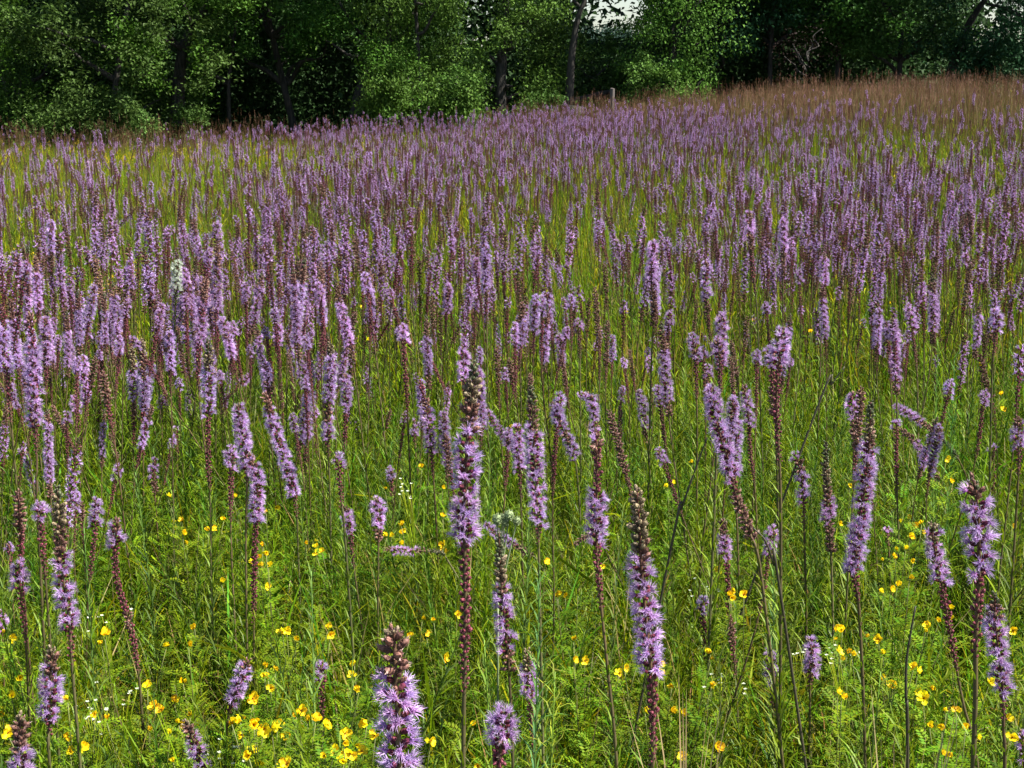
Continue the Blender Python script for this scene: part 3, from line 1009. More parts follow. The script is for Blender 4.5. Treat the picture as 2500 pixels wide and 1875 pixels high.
 (40, [(1880, 1590), (1882, 1640), (1886, 1720), (1892, 1840)], [('o', 1590), ('m', 1664), ('e', 1740)], "short rose-violet spike in the lower right"),
 (44, [(1976, 1560), (1984, 1610), (1978, 1660), (1976, 1800)], [('b', 1560), ('o', 1572), ('m', 1650), ('e', 1690)], "stubby lilac spike with two tufts in the lower right"),
 (38, [(1782, 1500), (1788, 1560), (1796, 1660), (1802, 1800)], [('m', 1500), ('s', 1530), ('m', 1570), ('e', 1660)], "brown spent spike between the thin one and the short rose-violet one"),
 (30, [(2166, 1290), (2168, 1320), (2172, 1400)], [('o', 1290), ('m', 1306), ('e', 1340)], "small dark-based tuft right of the very long curved spike"),
 (44, [(2496, 1790), (2498, 1830), (2500, 1900)], [('s', 1790), ('o', 1810), ('m', 1860), ('e', 1900)], "violet spike cut by the bottom right edge"),
 (28, [(528, 545), (530, 640), (528, 740), (526, 900)], [('o', 545), ('s', 590), ('s', 640), ('o', 665), ('m', 760), ('e', 850)], "very tall spike towering over the crowd at the left"),
 (22, [(362, 645), (364, 700), (366, 780)], [('m', 645), ('o', 662), ('m', 722), ('e', 770)], "pink-violet spike left of the white one"),
 (28, [(434, 640), (430, 690), (428, 760), (428, 850)], [('w', 640), ('g', 722), ('e', 745)], "the only white spike, in the crowd at the left"),
 (22, [(68, 600), (66, 680), (68, 760)], [('g', 600), ('m', 620), ('o', 650), ('m', 730), ('e', 800)], "dark-tipped spike rising behind the stout tall one"),
 (22, [(124, 540), (126, 620), (128, 720)], [('o', 540), ('s', 620), ('m', 660), ('e', 740)], "tall greyish lilac spike in the crowd near the left edge"),
 (26, [(1188, 600), (1186, 680), (1188, 780)], [('o', 600), ('s', 720), ('m', 740), ('e', 800)], "pale pink spike standing tall in the centre crowd"),
 (28, [(1334, 715), (1338, 760), (1334, 860), (1340, 980)], [('m', 700), ('o', 722), ('m', 770), ('e', 880)], "dark red and lilac spike in the centre crowd"),
 (28, [(1276, 740), (1272, 800), (1270, 880), (1272, 1000)], [('s', 740), ('o', 790), ('m', 850), ('e', 900)], "rose spike right behind the tallest spike"),
 (30, [(1594, 590), (1590, 680), (1596, 760), (1590, 900)], [('b', 590), ('o', 600), ('s', 700), ('e', 800)], "tall two-rowed spike rising over the crowd right of centre"),
 (26, [(1636, 762), (1632, 810), (1634, 900), (1640, 1000)], [('o', 762), ('m', 800), ('e', 900)], "clear violet tuft right of the two-rowed spike"),
 (30, [(1724, 640), (1724, 720), (1730, 800), (1740, 900)], [('s', 640), ('o', 655), ('s', 740), ('m', 780), ('e', 840)], "tall rosy spike among the crowd right of centre"),
 (28, [(1412, 784), (1414, 820), (1416, 900)], [('o', 784), ('m', 810), ('e', 880)], "round violet tuft in the centre crowd"),
 (26, [(1366, 820), (1372, 880), (1382, 940), (1390, 1040)], [('o', 820), ('m', 900), ('e', 960)], "wide lilac spike with pink foot right of the centre gap"),
 (30, [(1828, 520), (1832, 580), (1838, 660), (1850, 800)], [('o', 520), ('s', 580), ('m', 620), ('e', 720)], "tallest tuft in the crowd at the right with bushy lilac crown"),
 (24, [(1912, 535), (1912, 600), (1912, 680)], [('o', 535), ('s', 620), ('e', 680)], "cleanly violet spike right of the bushy lilac crown"),
 (26, [(2010, 620), (2012, 700), (2006, 800)], [('s', 620), ('o', 640), ('m', 700), ('e', 780)], "dark stalked spike with violet sides in the right crowd"),
 (24, [(2356, 620), (2360, 660), (2362, 740)], [('o', 620), ('m', 650), ('e', 700)], "violet tuft on a thin stalk in the right crowd"),
 (20, [(2362, 430), (2366, 500), (2370, 600)], [('s', 430), ('o', 450), ('s', 520), ('e', 600)], "tall violet spike far back near the right edge"),
]

HERO_INFO = []
for hi, (w, pix, zn, label) in enumerate(HERO):
    rows_ = [q[1] for q in zn if q[1] > 1] or [pix[0][1], pix[-2][1]]
    ymid = rows_[-2] if zn[0][1] > 1 else max(rows_)
    Y0 = min(F * 0.0355 / w, 1.10 * F / (min(ymid, 1875) - 195))
    r = random.Random(hi * 13 + 5)
    dY = r.uniform(-0.05, 0.05)
    pts = [np.array(at_y(px, py, Y0 + dY * (k / len(pix)))) for k, (px, py) in enumerate(pix)]
    last, prev = pts[-1], pts[-2]
    g = gz(last[0], last[1]) - 0.03
    drop = max(0.05, last[2] - g)
    dz = max(0.02, prev[2] - last[2])
    sl = np.clip((last[0] - prev[0]) / dz, -1.2, 1.2)
    dx = float(np.clip(sl * drop * 0.45, -0.3, 0.3))
    bx, by = last[0] + dx, last[1] + r.uniform(-.05, .05)
    mid = np.array([last[0] + dx * .65, (last[1] + by) / 2, g + drop * .45])
    base = np.array([bx, by, gz(bx, by) - 0.03])
    ctrl = pts + [mid, base]
    pix_path = catmull(pts, 8)
    full = catmull(ctrl, 8)[::-1]
    # zone starts -> fractions from the tip of the whole path
    seg = np.linalg.norm(np.diff(full[::-1], axis=0), axis=1)
    cum = np.concatenate([[0], np.cumsum(seg)])
    tot = cum[-1]
    npix = len(pix_path)
    drawn = cum[npix - 1]
    rows = np.array([proj(p)[1] for p in full[::-1]])
    vals = []
    for k, st in zn:
        if st <= 1:
            vals.append(st * drawn / tot)
        else:
            vals.append(float(np.interp(st, np.maximum.accumulate(rows), cum)) / tot)
    zones = [(zn[i][0], vals[i], max(vals[i + 1], vals[i] + 0.004)) for i in range(len(zn) - 1)]
    lab = label if len(label.split()) <= 16 else " ".join(label.split()[:16])
    build_star(full, zones, w * Y0 / F / 2, 1000 + hi, lab, w >= 42)
    HERO_INFO.append((pix[0][0], pix[0][1], pix[-1][1], lab, full[-1], Y0))


# ------------------------------------------------------------------ further blazing stars: variants copied
def star_variant(seed):
    """straight-ish plant at the origin, height ~1.05; returns (path, zones, R)"""
    r = random.Random(seed)
    h = r.uniform(0.88, 1.2)
    lx, ly = r.uniform(-.06, .06), r.uniform(-.06, .06)
    kx = r.uniform(-.025, .025)
    path = catmull([(0, 0, -.03), (lx * .2 + kx, ly * .2, h * .4), (lx * .6 - kx, ly * .6, h * .75), (lx, ly, h)], 6)
    kind = r.random()
    if kind < 0.38:      # tuft on top of a long budded stalk
        a = r.uniform(.045, .1)
        z = [('o', 0, a), ('m', a, a + r.uniform(.10, .22))]
    elif kind < 0.57:    # brown tip, bloom, buds
        a = r.uniform(.03, .09)
        b = a + r.uniform(.07, .15)
        z = [(r.choice('bgs'), 0, a), ('o', a, b), ('m', b, b + r.uniform(.07, .18))]
    elif kind < 0.73:    # long mature spike
        a = r.uniform(.05, .12)
        b = a + r.uniform(.12, .24)
        z = [('g', 0, a * .4), ('s', a * .4, a), ('o', a, b), ('s', b, b + r.uniform(.03, .08))]
    elif kind < 0.80:
        b = r.uniform(.12, .22)
        z = [('o', 0, b), ('m', b, b + .08)]
    else:                # faded
        a = r.uniform(.12, .25)
        z = [('s', 0, a), ('m', a, a + .1)]
    z = [(q, a * .8, b * .8) for q, a, b in z]
    return path, z, r.uniform(0.0150, 0.0185)


def look_of(z):
    k = "".join(a for a, _, _ in z)
    bl = sum(b - a for q, a, b in z if q == 'o')
    if 'o' not in k:
        return "faded brown spike"
    if k == 'om' and bl < .1:
        return "short lilac tuft on a maroon-budded stalk"
    if k[0] == 'o':
        return "long lilac spike in bloom to its tip"
    if k[0] == 'g':
        return "lilac spike with a dark green tip"
    if k[0] == 'b':
        return "lilac spike with a tan bud tip"
    return "lilac spike with a brown faded tip"


NV = 30
VAR = [star_variant(500 + i) for i in range(NV)]


def fr0(x):
    return np.random.default_rng(9).normal(0, 1.0, len(x))


def field_density(x, y):
    n = 0.55 * vnoise(x, y, 1.5, 3) + 0.45 * vnoise(x, y, 0.5, 4)
    d = np.clip((n - 0.28) * 2.6, 0.04, 1.0)
    # greener gaps seen in the photograph at the back left
    for gx, gy, rx, ry, k in ((-3.2, 17.0, 2.2, 5.0, .93), (-6.6, 21.0, 2.6, 6.0, .75), (-1.2, 20.0, 1.4, 3.5, .5), (-5.0, 12.5, 1.2, 1.6, .5), (-.6, 9.0, .5, 1.5, .5), (2.6, 7.5, .5, 1.0, .6), (4.6, 16.0, 1.4, 2.5, .5), (-2.4, 7.5, .4, 1.0, .5), (1.6, 5.6, .3, .9, .6),
                              (3.6, 12.0, 1.0, 1.6, .4), (-0.4, 3.3, .5, .7, .5), (0.6, 4.1, .4, .6, .6), (1.4, 4.6, .4, .9, .7), (-1.1, 4.3, .35, .5, .5)):
        d *= 1 - k * np.exp(-((x - gx) / rx) ** 2 - ((y - gy) / ry) ** 2)
    # thins out in the straw strip at the far left and in the russet grass at the far right
    d *= np.where((x < -3.6 + fr0(x)) & (y > 19), 0.35, 1) * np.where((x < -5.5 + fr0(x)) & (y > 23), 0.35, 1)
    edge = 30.5 - 2.45 * np.clip(x, 0, 7)
    d *= np.where((x > 0) & (y > edge), np.exp(-(y - edge) / 1.2) + .03, 1)
    return d


fx, fy = wedge_points(2.6, 31.0, 140.0, 1.3, 77)
fr = np.random.default_rng(78)
keep = fr.random(len(fx)) < field_density(fx, fy) * np.interp(fy, [2.6, 3.2, 3.8, 4.6, 6.5, 9, 14, 31], [0.0, 0.14, 0.58, 0.82, 0.84, 0.74, 0.64, 0.52])
fx, fy = fx[keep], fy[keep]
fz = ground_z(fx, fy)
fs = fr.uniform(0.6, 1.0, len(fx)) ** 0.8
fv = fr.integers(0, NV, len(fx))
wind = (vnoise(fx, fy, 1.7, 91) - .5) * .32
frot = np.stack([fr.normal(0, .06, len(fx)), wind + fr.normal(0, .07, len(fx)), fr.uniform(0, 6.28, len(fx))], 1)
lean = fr.random(len(fx)) < 0.05
frot[lean, 0] += fr.normal(0, .35, lean.sum())
frot[lean, 1] += fr.normal(0, .35, lean.sum())
# first 300 in view as objects of their own: the heroes plus the nearest of these
order = np.argsort(fy)
infov = np.abs(fx) / fy < 0.345
order_in = [i for i in order if infov[i]][:max(0, 300 - len(HERO))]
single = set(order_in)
protos = {}


def nearest_hero(px, py):
    best = min(HERO_INFO, key=lambda h: (h[0] - px) ** 2 + (min(max(py, h[1]), h[2]) - py) ** 2 * .6)
    return best


def short_ref(lab):
    cut = lab.split(",")[0]
    for sep in (" with ", " that ", " on a ", " standing ", " in ", " near ", " left of ", " right of ", " at the ", " behind ", " leaning ", " below "):
        if sep in cut and len(cut.split()) > 8:
            cut = cut.split(sep)[0]
    return cut


used_labels = {}
for i in order_in:
    path, z, R = VAR[fv[i]]
    s = fs[i]
    loc = np.array([fx[i], fy[i], fz[i]])
    E = Matrix.Rotation(frot[i, 2], 4, 'Z')
    top = Vector((fx[i], fy[i], fz[i])) + Vector((0, 0, s * 1.05))
    px, py, t = proj(top)
    if fv[i] not in protos:
        root = build_star(path, z, R, 2000 + int(fv[i]), "x", False, loc=np.zeros(3))
        protos[fv[i]] = root
        c = root
    else:
        src = protos[fv[i]]
        c = src.copy()
        COL.objects.link(c)
        for ch in src.children:
            k = ch.copy()
            COL.objects.link(k)
            k.parent = c
    c.location = loc
    c.rotation_euler = frot[i]
    c.scale = (s, s, s)
    lk = look_of(z)
    lab = None
    for h in sorted(HERO_INFO, key=lambda h: (h[0] - px) ** 2 + (min(max(py, h[1]), h[2]) - py) ** 2 * .6)[:6]:
        if abs(px - h[0]) + abs(py - h[1]) > 330:
            break
        d = abs(px - h[0])
        side = ("right behind" if fy[i] > h[5] else "in front of") if d < 14 else ("just " if d < 70 else "a step ") + ("left of" if px < h[0] else "right of")
        cand = " ".join(f"{lk}, {side} the {short_ref(h[3])}".split()[:16])
        if cand not in used_labels:
            lab = cand
            break
    if lab is None:
        reg = ("far left", "left", "centre left", "centre right", "right", "far right")[int(min(5, max(0, px / 417)))]
        row = "front" if fy[i] < 5.2 else "middle"
        lab = " ".join(f"{lk} in the {row} rows of the crowd at the {reg} of the meadow".split()[:16])
    used_labels[lab] = 1
    c["label"] = lab

# the rest of the field: ONE object of kind stuff
star_meshes = []
M_STAR = M_PETAL
for i, (path, z, R) in enumerate(VAR):
    mb = MB()
    ln = np.linalg.norm(np.diff(path, axis=0), axis=1).sum()
    sc = cmix(STEMR, STEMG, .35 + random.Random(i).random() * .65)
    tube(mb, path[::2], 0.0030, 0.0016, 4, cmix(sc, STEMG, .5), cmix(sc, MAROON, .4))
    heads = spike_heads(path, ln, z, R * 1.12, 2000 + i, 0.68)
    hm = spike_mesh(heads, HEADS_LOD)
    mb.add(*hm.arrays())
    stem_leaves(mb, path, ln, max(q[2] for q in z), 0.8, 40 + i, 45, 0.02, 0.11, .75, 1.6)
    star_meshes.append(mb.mesh("star", M_PETAL))
rest = np.array([i for i in range(len(fx)) if i not in single and not (fy[i] < 7.5 and infov[i] and fy[i] < fy[order_in[-1]])])
scatter("blazing_star_field", star_meshes, np.stack([fx[rest], fy[rest], fz[rest]], 1), frot[rest],
        np.stack([fs[rest]] * 3, 1), fv[rest], "thousands of distant lilac and brown spikes crowding the field back to the trees", "wildflowers")


# ------------------------------------------------------------------ partridge pea plants: yellow flowers
YEL = """48,1655 28,1700 8,1747 20,1790 165,1708 168,1797 232,1745 198,1825 255,1547 248,1570 378,1725 425,1712 465,1745 447,1662 475,1530
415,1788 422,1855 365,1783 360,1675 617,1705 590,1755 620,1770 645,1780 608,1845 697,1800 690,1870 655,1655 460,1575 405,1578 30,1560 445,1300
520,1290 540,1420 650,1432 690,1545 629,1380 655,1380 650,1350 630,1360 770,1320 773,1350 700,1540 800,1530 805,1550 1000,1555 1040,1545 1030,1510
1085,1605 865,1620 875,1685 750,1760 792,1770 615,1700 870,1820 855,1840 815,1832 895,1765 1050,1810 1155,1770 1165,1870 975,1300 980,1280 1115,1500
1082,1330 700,1865 1330,1370 1470,1383 1380,1455 1400,1560 1400,1610 1427,1613 1525,1630 1640,1675 1575,1735 1640,1740 1735,1610 1737,1672 1755,1390
1785,1460 1890,1303 1670,1850 1750,1825 1620,1645 2225,1287 2185,1358 2230,1370 2220,1412 2175,1438 2190,1430 2290,1520 2320,1487 2048,1590 2040,1560
2145,1560 2155,1595 2230,1630 2240,1635 2045,1690 2255,1705 2310,1735 2335,1735 2300,1780 2300,1840 2180,1675 2385,1800 2470,1800 2472,1540 2415,1665
2470,1285 2068,1595 1950,1690 2460,1755 410,1210 430,1290 510,1295 650,1250 675,1240 1030,1140 1090,1140 1080,1190 940,1195 1080,1260 1085,1345
570,1215 1640,1180 1690,1130 1630,1190 2075,1185 2050,1280 2220,1260 2230,1280 2310,1120 2320,1175 1960,750 2255,805 2440,960 2450,1000 900,830
255,745 315,725 330,750 240,720 880,750 905,840 1410,855 1330,835 2170,740 2100,790 1840,780 1880,720 1980,810 2390,890 1500,690 1530,760 1250,1040"""
YF = [tuple(map(int, q.split(","))) for q in YEL.split()]


def petal_tpl(seed):
    r = random.Random(seed)
    v, f, c = [], [], []
    n, m = 4, 4
    L_, W = 0.0155 * r.uniform(.85, 1.1), 0.0125 * r.uniform(.85, 1.15)
    for i in range(n + 1):
        t = i / n
        ww = W * (0.18 + 0.82 * math.sin(PI * min(1, t * .62 + .0)) ** .9) * (1 if i < n else .62)
        for j in range(m + 1):
            u = j / m * 2 - 1
            v.append((L_ * t * (1 - .06 * u * u), ww * u * .5, 0.004 * t * t + 0.0035 * u * u * t + 0.0008 * math.sin(9 * t + 4 * u + seed)))
            c.append(cmix((0.80, 0.44, 0.006), (0.88, 0.66, 0.010), min(1, t * 2.2)))
    for i in range(n):
        for j in range(m):
            a = i * (m + 1) + j
            f += [(a, a + 1, a + m + 1), (a + 1, a + m + 2, a + m + 1)]
    mb = MB()
    mb.add(v, f, np.array(c))
    return mb


PETALS = [petal_tpl(i).mesh("petal", M_YEL, True) for i in range(4)]
PETAL_ARR = [petal_tpl(i).arrays() for i in range(4)]


def flower_core():
    mb = MB()
    r = random.Random(3)
    mb.add(*lathe([(0.001, -.004), (0.0022, -.001), (0.0016, .001)], 6, (.12, .16, .04), (.2, .2, .04)))
    for k in range(9):
        a = k * 0.7
        d = np.array([math.cos(a) * .5, math.sin(a) * .5, 1.0])
        d /= np.linalg.norm(d)
        s = np.cross(d, (1, .2, 0)) * 0.0009
        p = np.zeros(3)
        mb.add([p - s, p + s, p + d * r.uniform(.004, .008)], [(0, 1, 2)], (0.22, 0.05, 0.03))
    return mb.mesh("flower", M_YEL)


CORE = flower_core()
yr = random.Random(11)
for q in [a for a in YF if a[1] > 1250]:
    while yr.random() < .42:
        YF.append((q[0] + yr.randint(-32, 32), q[1] + yr.randint(-30, 30)))
pts3 = []
for (px, py) in YF:
    z = yr.uniform(0.44, 0.58) if py > 1250 else yr.uniform(0.5, 0.66)
    p = at_z(px, py, z)
    pts3.append([px, py, p])
plants = []
for q in sorted(pts3, key=lambda a: a[2].y):
    for pl in plants:
        if (pl[0][2] - q[2]).length < 0.16 and len(pl) < 4:
            pl.append(q)
            break
    else:
        plants.append([q])
plants.sort(key=lambda pl: -pl[0][1])
seen_lab = {}
for n_, pl in enumerate(plants):
    cx = sum(q[2].x for q in pl) / len(pl) + yr.uniform(-.03, .03)
    cy = sum(q[2].y for q in pl) / len(pl) + yr.uniform(0, .06)
    base = np.array([cx, cy, gz(cx, cy) - .02])
    mpx = sum(q[0] for q in pl) / len(pl)
    mpy = sum(q[1] for q in pl) / len(pl)
    h = nearest_hero(mpx, mpy)
    many = {1: "single yellow partridge pea flower", 2: "pair of yellow partridge pea flowers", 3: "three yellow partridge pea flowers", 4: "four yellow partridge pea flowers"}[len(pl)]
    lab = None
    for h in sorted(HERO_INFO, key=lambda h: (h[0] - mpx) ** 2 + (min(max(mpy, h[1]), h[2]) - mpy) ** 2 * .6)[:10]:
        side = "beside" if abs(mpx - h[0]) < 15 else "left of" if mpx < h[0] else "right of"
        lab = " ".join(f"{many} {side} the {short_ref(h[3])}".split()[:16])
        if lab not in seen_lab:
            break
    seen_lab[lab] = 1
    root = thing("partridge_pea", " ".join(lab.split()[:16]), "wildflower", tuple(base), "yellow partridge peas in the meadow")
    smb, fmb, paths = MB(), MB(), []
    for (px, py, p) in pl:
        tip = np.array(p) - base
        path = catmull([(0, 0, 0), (tip[0] * .3, tip[1] * .3, tip[2] * .5), tip - np.array([0, 0, .006])], 5)
        tube(smb, path, 0.0018, 0.0009, 4, (0.11, 0.06, 0.03), (0.13, 0.15, 0.04))
        paths.append(path)
    for e in range(2):
        a = yr.random() * 6.28
        paths.append(catmull([(0, 0, 0), (.05 * math.cos(a), .05 * math.sin(a), .2), (.12 * math.cos(a), .12 * math.sin(a), yr.uniform(.32, .45))], 5))
        tube(smb, paths[-1], 0.0016, 0.0008, 4, (0.11, 0.06, 0.03), (0.13, 0.15, 0.04))
    pea_foliage(fmb, paths, 900 + n_, 48)
    obj("stem", smb.mesh("stem", M_STEM, True), root)
    obj("foliage", fmb.mesh("foliage", M_HERB), root, kind="stuff")
    for (px, py, p) in pl:
        fo = obj("flower", CORE, root)
        fo.location = Vector(p) - Vector(base)
        d = Vector((yr.uniform(-.5, .9), yr.uniform(-1.1, -.2), yr.uniform(.2, .9))).normalized()
        fo.rotation_euler = d.to_track_quat('Z', 'Y').to_euler()
        s = yr.uniform(0.55, 0.9)
        fo.scale = (s, s, s)
        opn = yr.uniform(.2, 1.25)
        for k in range(5):
            pe = obj("petal", PETALS[yr.randrange(4)], fo)
            pe.rotation_euler = (yr.uniform(-.4, .4), -opn + yr.uniform(-.4, .4), 2 * PI * k / 5 + yr.uniform(-.15, .15))

# yellow dots farther off (goldenrod-like) and more faint flowers: part of the undergrowth
gold = []
for i in range(3):
    r = random.Random(600 + i)
    mb = MB()
    for s_ in range(5):
        x, y, h = r.uniform(-.12, .12), r.uniform(-.12, .12), r.uniform(.6, .95)
        path = catmull([(x, y, 0), (x * 1.2, y * 1.2, h * .6), (x * 1.4, y * 1.4, h)], 4)
        tube(mb, path, .002, .001, 3, STEMG, GREEN)
        sub = MB()
        stem_leaves(sub, path, h, .12, .8, 77 * i + s_, 60, .03, .08, .8, 2.0)
        mb.add(*sub.arrays())
        for k in range(46):
            q = r.random()
            p = np.array([x * 1.4, y * 1.4, h]) + np.array([r.gauss(0, .03) * (1.2 - q), r.gauss(0, .03) * (1.2 - q), q * .12 - .08])
            d = np.array([r.gauss(0, 1), r.gauss(0, 1), r.gauss(0, 1)]) * .006
            e = np.array([r.gauss(0, 1), r.gauss(0, 1), r.gauss(0, 1)]) * .006
            mb.add([p, p + d, p + e], [(0, 1, 2)], (0.62, 0.46, 0.02))
    gold.append(mb.mesh("clump", M_HERB))
gr_ = np.random.default_rng(61)
cl = []
for (cx, cy, sx, sy, n) in ((-7.5, 22, 2.5, 2.5, 26), (-9.0, 27, 3, 1.2, 22), (-3.6, 28, 2.5, .8, 14), (-8.5, 17, 1.2, 2, 7), (-4.5, 24, 2, 2, 9), (3, 9, 4, 3, 7)):
    cl.append(np.stack([gr_.normal(cx, sx, n), gr_.normal(cy, sy, n)], 1))
cl = np.concatenate(cl)
cl = cl[(cl[:, 1] < 30) & (cl[:, 1] > 5)]
n = len(cl)
scatter("goldenrod_patch", gold, np.stack([cl[:, 0], cl[:, 1], ground_z(cl[:, 0], cl[:, 1])], 1),
        np.stack([np.zeros(n), np.zeros(n), gr_.uniform(0, 6.28, n)], 1), np.stack([gr_.uniform(.7, .95, n)] * 3, 1),
        gr_.integers(0, 3, n), "yellow goldenrod drifts at the back left of the meadow", "wildflowers")


# ------------------------------------------------------------------ other single wildflowers
def white_flower(px, py, z, label):
    p = np.array(at_z(px, py, z))
    base = np.array([p[0], p[1] + .02, gz(p[0], p[1]) - .02])
    r = random.Random(int(px * 3 + py))
    root = thing("white_wildflower", label, "wildflower", tuple(base), "small white wildflowers")
    T = p - base
    smb, pmb = MB(), MB()
    fork = T * np.array([.7, .7, .72])
    tube(smb, catmull([(0, 0, 0), fork], 5), .002, .0015, 4, STEMG, GREEN)
    for k in range(9):
        tip = T + np.array([r.uniform(-.045, .045), r.uniform(-.04, .04), r.uniform(-.03, .015)])
        tube(smb, catmull([fork, (fork + tip) / 2 + np.array([0, 0, .005]), tip], 3), .0011, .0006, 3, GREEN, GREEN_Y)
        for q in range(5):
            a = q * 1.2566 + r.random() * .3
            d = np.array([math.cos(a), math.sin(a), r.uniform(.1, .6)]) * .0042
            s = np.array([-math.sin(a), math.cos(a), 0]) * .0019
            pmb.add([tip, tip + d * .6 - s, tip + d, tip + d * .6 + s], [(0, 1, 2), (0, 2, 3)], (.62, .66, .5))
    lm = MB()
    stem_leaves(lm, catmull([(0, 0, 0), fork], 5), float(np.linalg.norm(fork)), 0, .8, int(px), 60, .02, .05, .9, 1.6)
    obj("stem", smb.mesh("stem", M_STEM, True), root)
    obj("flower_cluster", pmb.mesh("flower_cluster", M_PETAL), root, kind="stuff")
    obj("foliage", lm.mesh("foliage", M_LEAF), root, kind="stuff")


for px, py, lab in ((225, 1752, "tiny white flowers in the grass left of the bottom cream-tipped spike"), (280, 1705, "loose white flower spray above the tiny white flowers"),
                    (545, 1830, "broad whitish green flower spray at the bottom left"), (2070, 1590, "small white blossoms between the lower right yellow flowers"),
                    (1728, 1432, "pale white spray above the thin spike with tiny lilac top"), (1768, 1645, "single cream blossom beside the brown spent spike"),
                    (1945, 1590, "whitish flowers just left of the stubby two-tufted spike"), (268, 1510, "dull white spray left of the ragged kinked spike"),
                    (1012, 1190, "greenish white flowers left of the tallest spike")):
    white_flower(px, py, .52 if py > 1300 else .66, lab)


def ball_flower(pix, Y):
    """rattlesnake-master: spiny pale green balls on a branching stalk"""
    P = [np.array(at_y(x, y, Y)) for x, y in pix]
    cx, cy = P[0][0], P[0][1]
    base = np.array([cx, cy, gz(cx, cy) - .02])
    root = thing("button_flower", "pale green ball-shaped flower heads on a branched stalk right of the tallest spike", "wildflower", tuple(base))
    smb = MB()
    fork = (P[0] - base) * np.array([1, 1, .82])
    tube(smb, catmull([(0, 0, 0), fork], 6), .003, .002, 5, STEMG, (.2, .25, .12))
    for p in P:
        t = p - base
        tube(smb, catmull([fork, (fork + t) / 2, t], 4), .0016, .0012, 4, (.2, .25, .12), (.25, .3, .16))
    obj("stem", smb.mesh("stem", M_STEM, True), root)
    mb = MB()
    rr = np.random.default_rng(3)
    R = .0085
    prof = [(R * math.sin(PI * (i + .15) / 6.3), -R * math.cos(PI * (i + .15) / 6.3)) for i in range(7)]
    mb.add(*lathe(prof, 10, (.13, .18, .07), (.22, .28, .13)))
    for k in range(90):
        d = rr.normal(0, 1, 3)
        d /= np.linalg.norm(d)
        s = np.cross(d, (.3, .2, 1))
        s = s / np.linalg.norm(s) * .0011
        mb.add([d * R * .9 - s, d * R * .9 + s, d * R * 1.35], [(0, 1, 2)], (.28, .33, .18))
    me = mb.mesh("ball_head", M_BUD)
    for i, p in enumerate(P):
        o = obj("ball_head", me, root)
        o.location = tuple(p - base)
        s = (1.2, 1.1, .9, .85, .7)[i % 5]
        o.scale = (s, s, s)


ball_flower([(1215, 1268), (1243, 1258), (1262, 1272), (1232, 1274), (1228, 1262)], 2.6)


def leafy_stalk(px, py, Y, label, col, h_extra=0.0, spread=.8):
    p = np.array(at_y(px, py, Y))
    r = random.Random(int(px + py))
    base = np.array([p[0] + r.uniform(-.03, .03), Y, gz(p[0], Y) - .02])
    root = thing("leafy_stalk", label, "plant", tuple(base), "bright green leafy stalks")
    T = p - base
    path = catmull([(0, 0, 0), T * np.array([.4, .4, .5]) + np.array([r.uniform(-.01, .01), 0, 0]), T], 8)
    ln = float(np.linalg.norm(T))
    smb, lmb = MB(), MB()
    tube(smb, path, .0021, .0008, 5, (.10, .10, .02), col)
    sub = MB()
    stem_leaves(sub, path, ln, 0, .85, int(px), 150, .03, .10, spread, 1.15)
    v, f, c = sub.arrays()
    lmb.add(v, f, c * (np.array(col) / np.array(GREEN))[None])
    obj("stem", smb.mesh("stem", M_STEM, True), root)
    obj("foliage", lmb.mesh("foliage", M_HERB), root, kind="stuff")


for px, py, Y, lab, col in (
        (1182, 1562, 1.9, "bright yellow-green leafy shoot between the tallest spike and the orange-collared spike", (.17, .30, .03)),
        (1355, 1640, 1.9, "yellow-green willow-leaved shoot near the bottom right of centre", (.18, .30, .03)),
        (760, 1390, 2.6, "pale green leafy shoot left of the tilted rosy spike", (.14, .25, .05)),
        (1318, 1380, 2.4, "feathery leaved green stalk under the long spike with greenish tip", (.09, .2, .04)),
        (1520, 1250, 3.0, "tall feathery green stalk left of the cream-budded spike", (.11, .2, .035)),
        (1300, 1100, 3.2, "slender green shoot behind the rosy lilac spike", (.1, .2, .035)),
        (1890, 1320, 2.7, "green leafy stalk below the long leaning spike", (.1, .2, .035)),
        (2290, 830, 4.2, "bright green leafy shoot in the open patch at the right, taller one", (.12, .26, .03)),
        (2330, 880, 3.9, "bright green leafy shoot in the open patch at the right, lower one", (.11, .25, .03)),
        (2150, 1640, 2.1, "broad yellow-green shoot at the foot of the long curved spike", (.15, .28, .03)),
        (205, 1290, 2.6, "green stalk right of the tall half-faded spike", (.09, .19, .03)),
        (330, 1150, 3.2, "thin green stalk below the crowded brown group", (.1, .2, .03)),
        (1800, 1000, 4.0, "green leafless-looking stalk behind the straight lilac spike", (.1, .18, .04))):
    leafy_stalk(px, py, Y, lab, col)


def twig(pix, Y, label, side=()):
    P = [np.array(at_y(x, y, Y)) for x, y in pix]
    last = P[-1]
    sl = (P[-1] - P[-2]) / max(.02, P[-2][2] - P[-1][2])
    drop = last[2] - gz(last[0], Y)
    bx = last[0] + float(np.clip(sl[0] * drop * .7, -.3, .3))
    base = np.array([bx, Y, gz(bx, Y) - .02])
    root = thing("bare_stalk", label, "plant", tuple(base), "thin bare dark stalks")
    mb = MB()
    path = catmull([base - base] + [p - base for p in P[::-1]], 6)
    tube(mb, path, .003, .0013, 5, (.06, .05, .03), (.05, .045, .03))
    obj("stem", mb.mesh("stem", M_STEM, True), root)
    lm = MB()
    ln = np.linalg.norm(np.diff(path, axis=0), axis=1).sum()
    stem_leaves(lm, path, ln, 0.0, .6, int(pix[0][0]), 40, .012, .03, .5, 2.0)
    obj("foliage", lm.mesh("foliage", M_LEAF), root, kind="stuff")


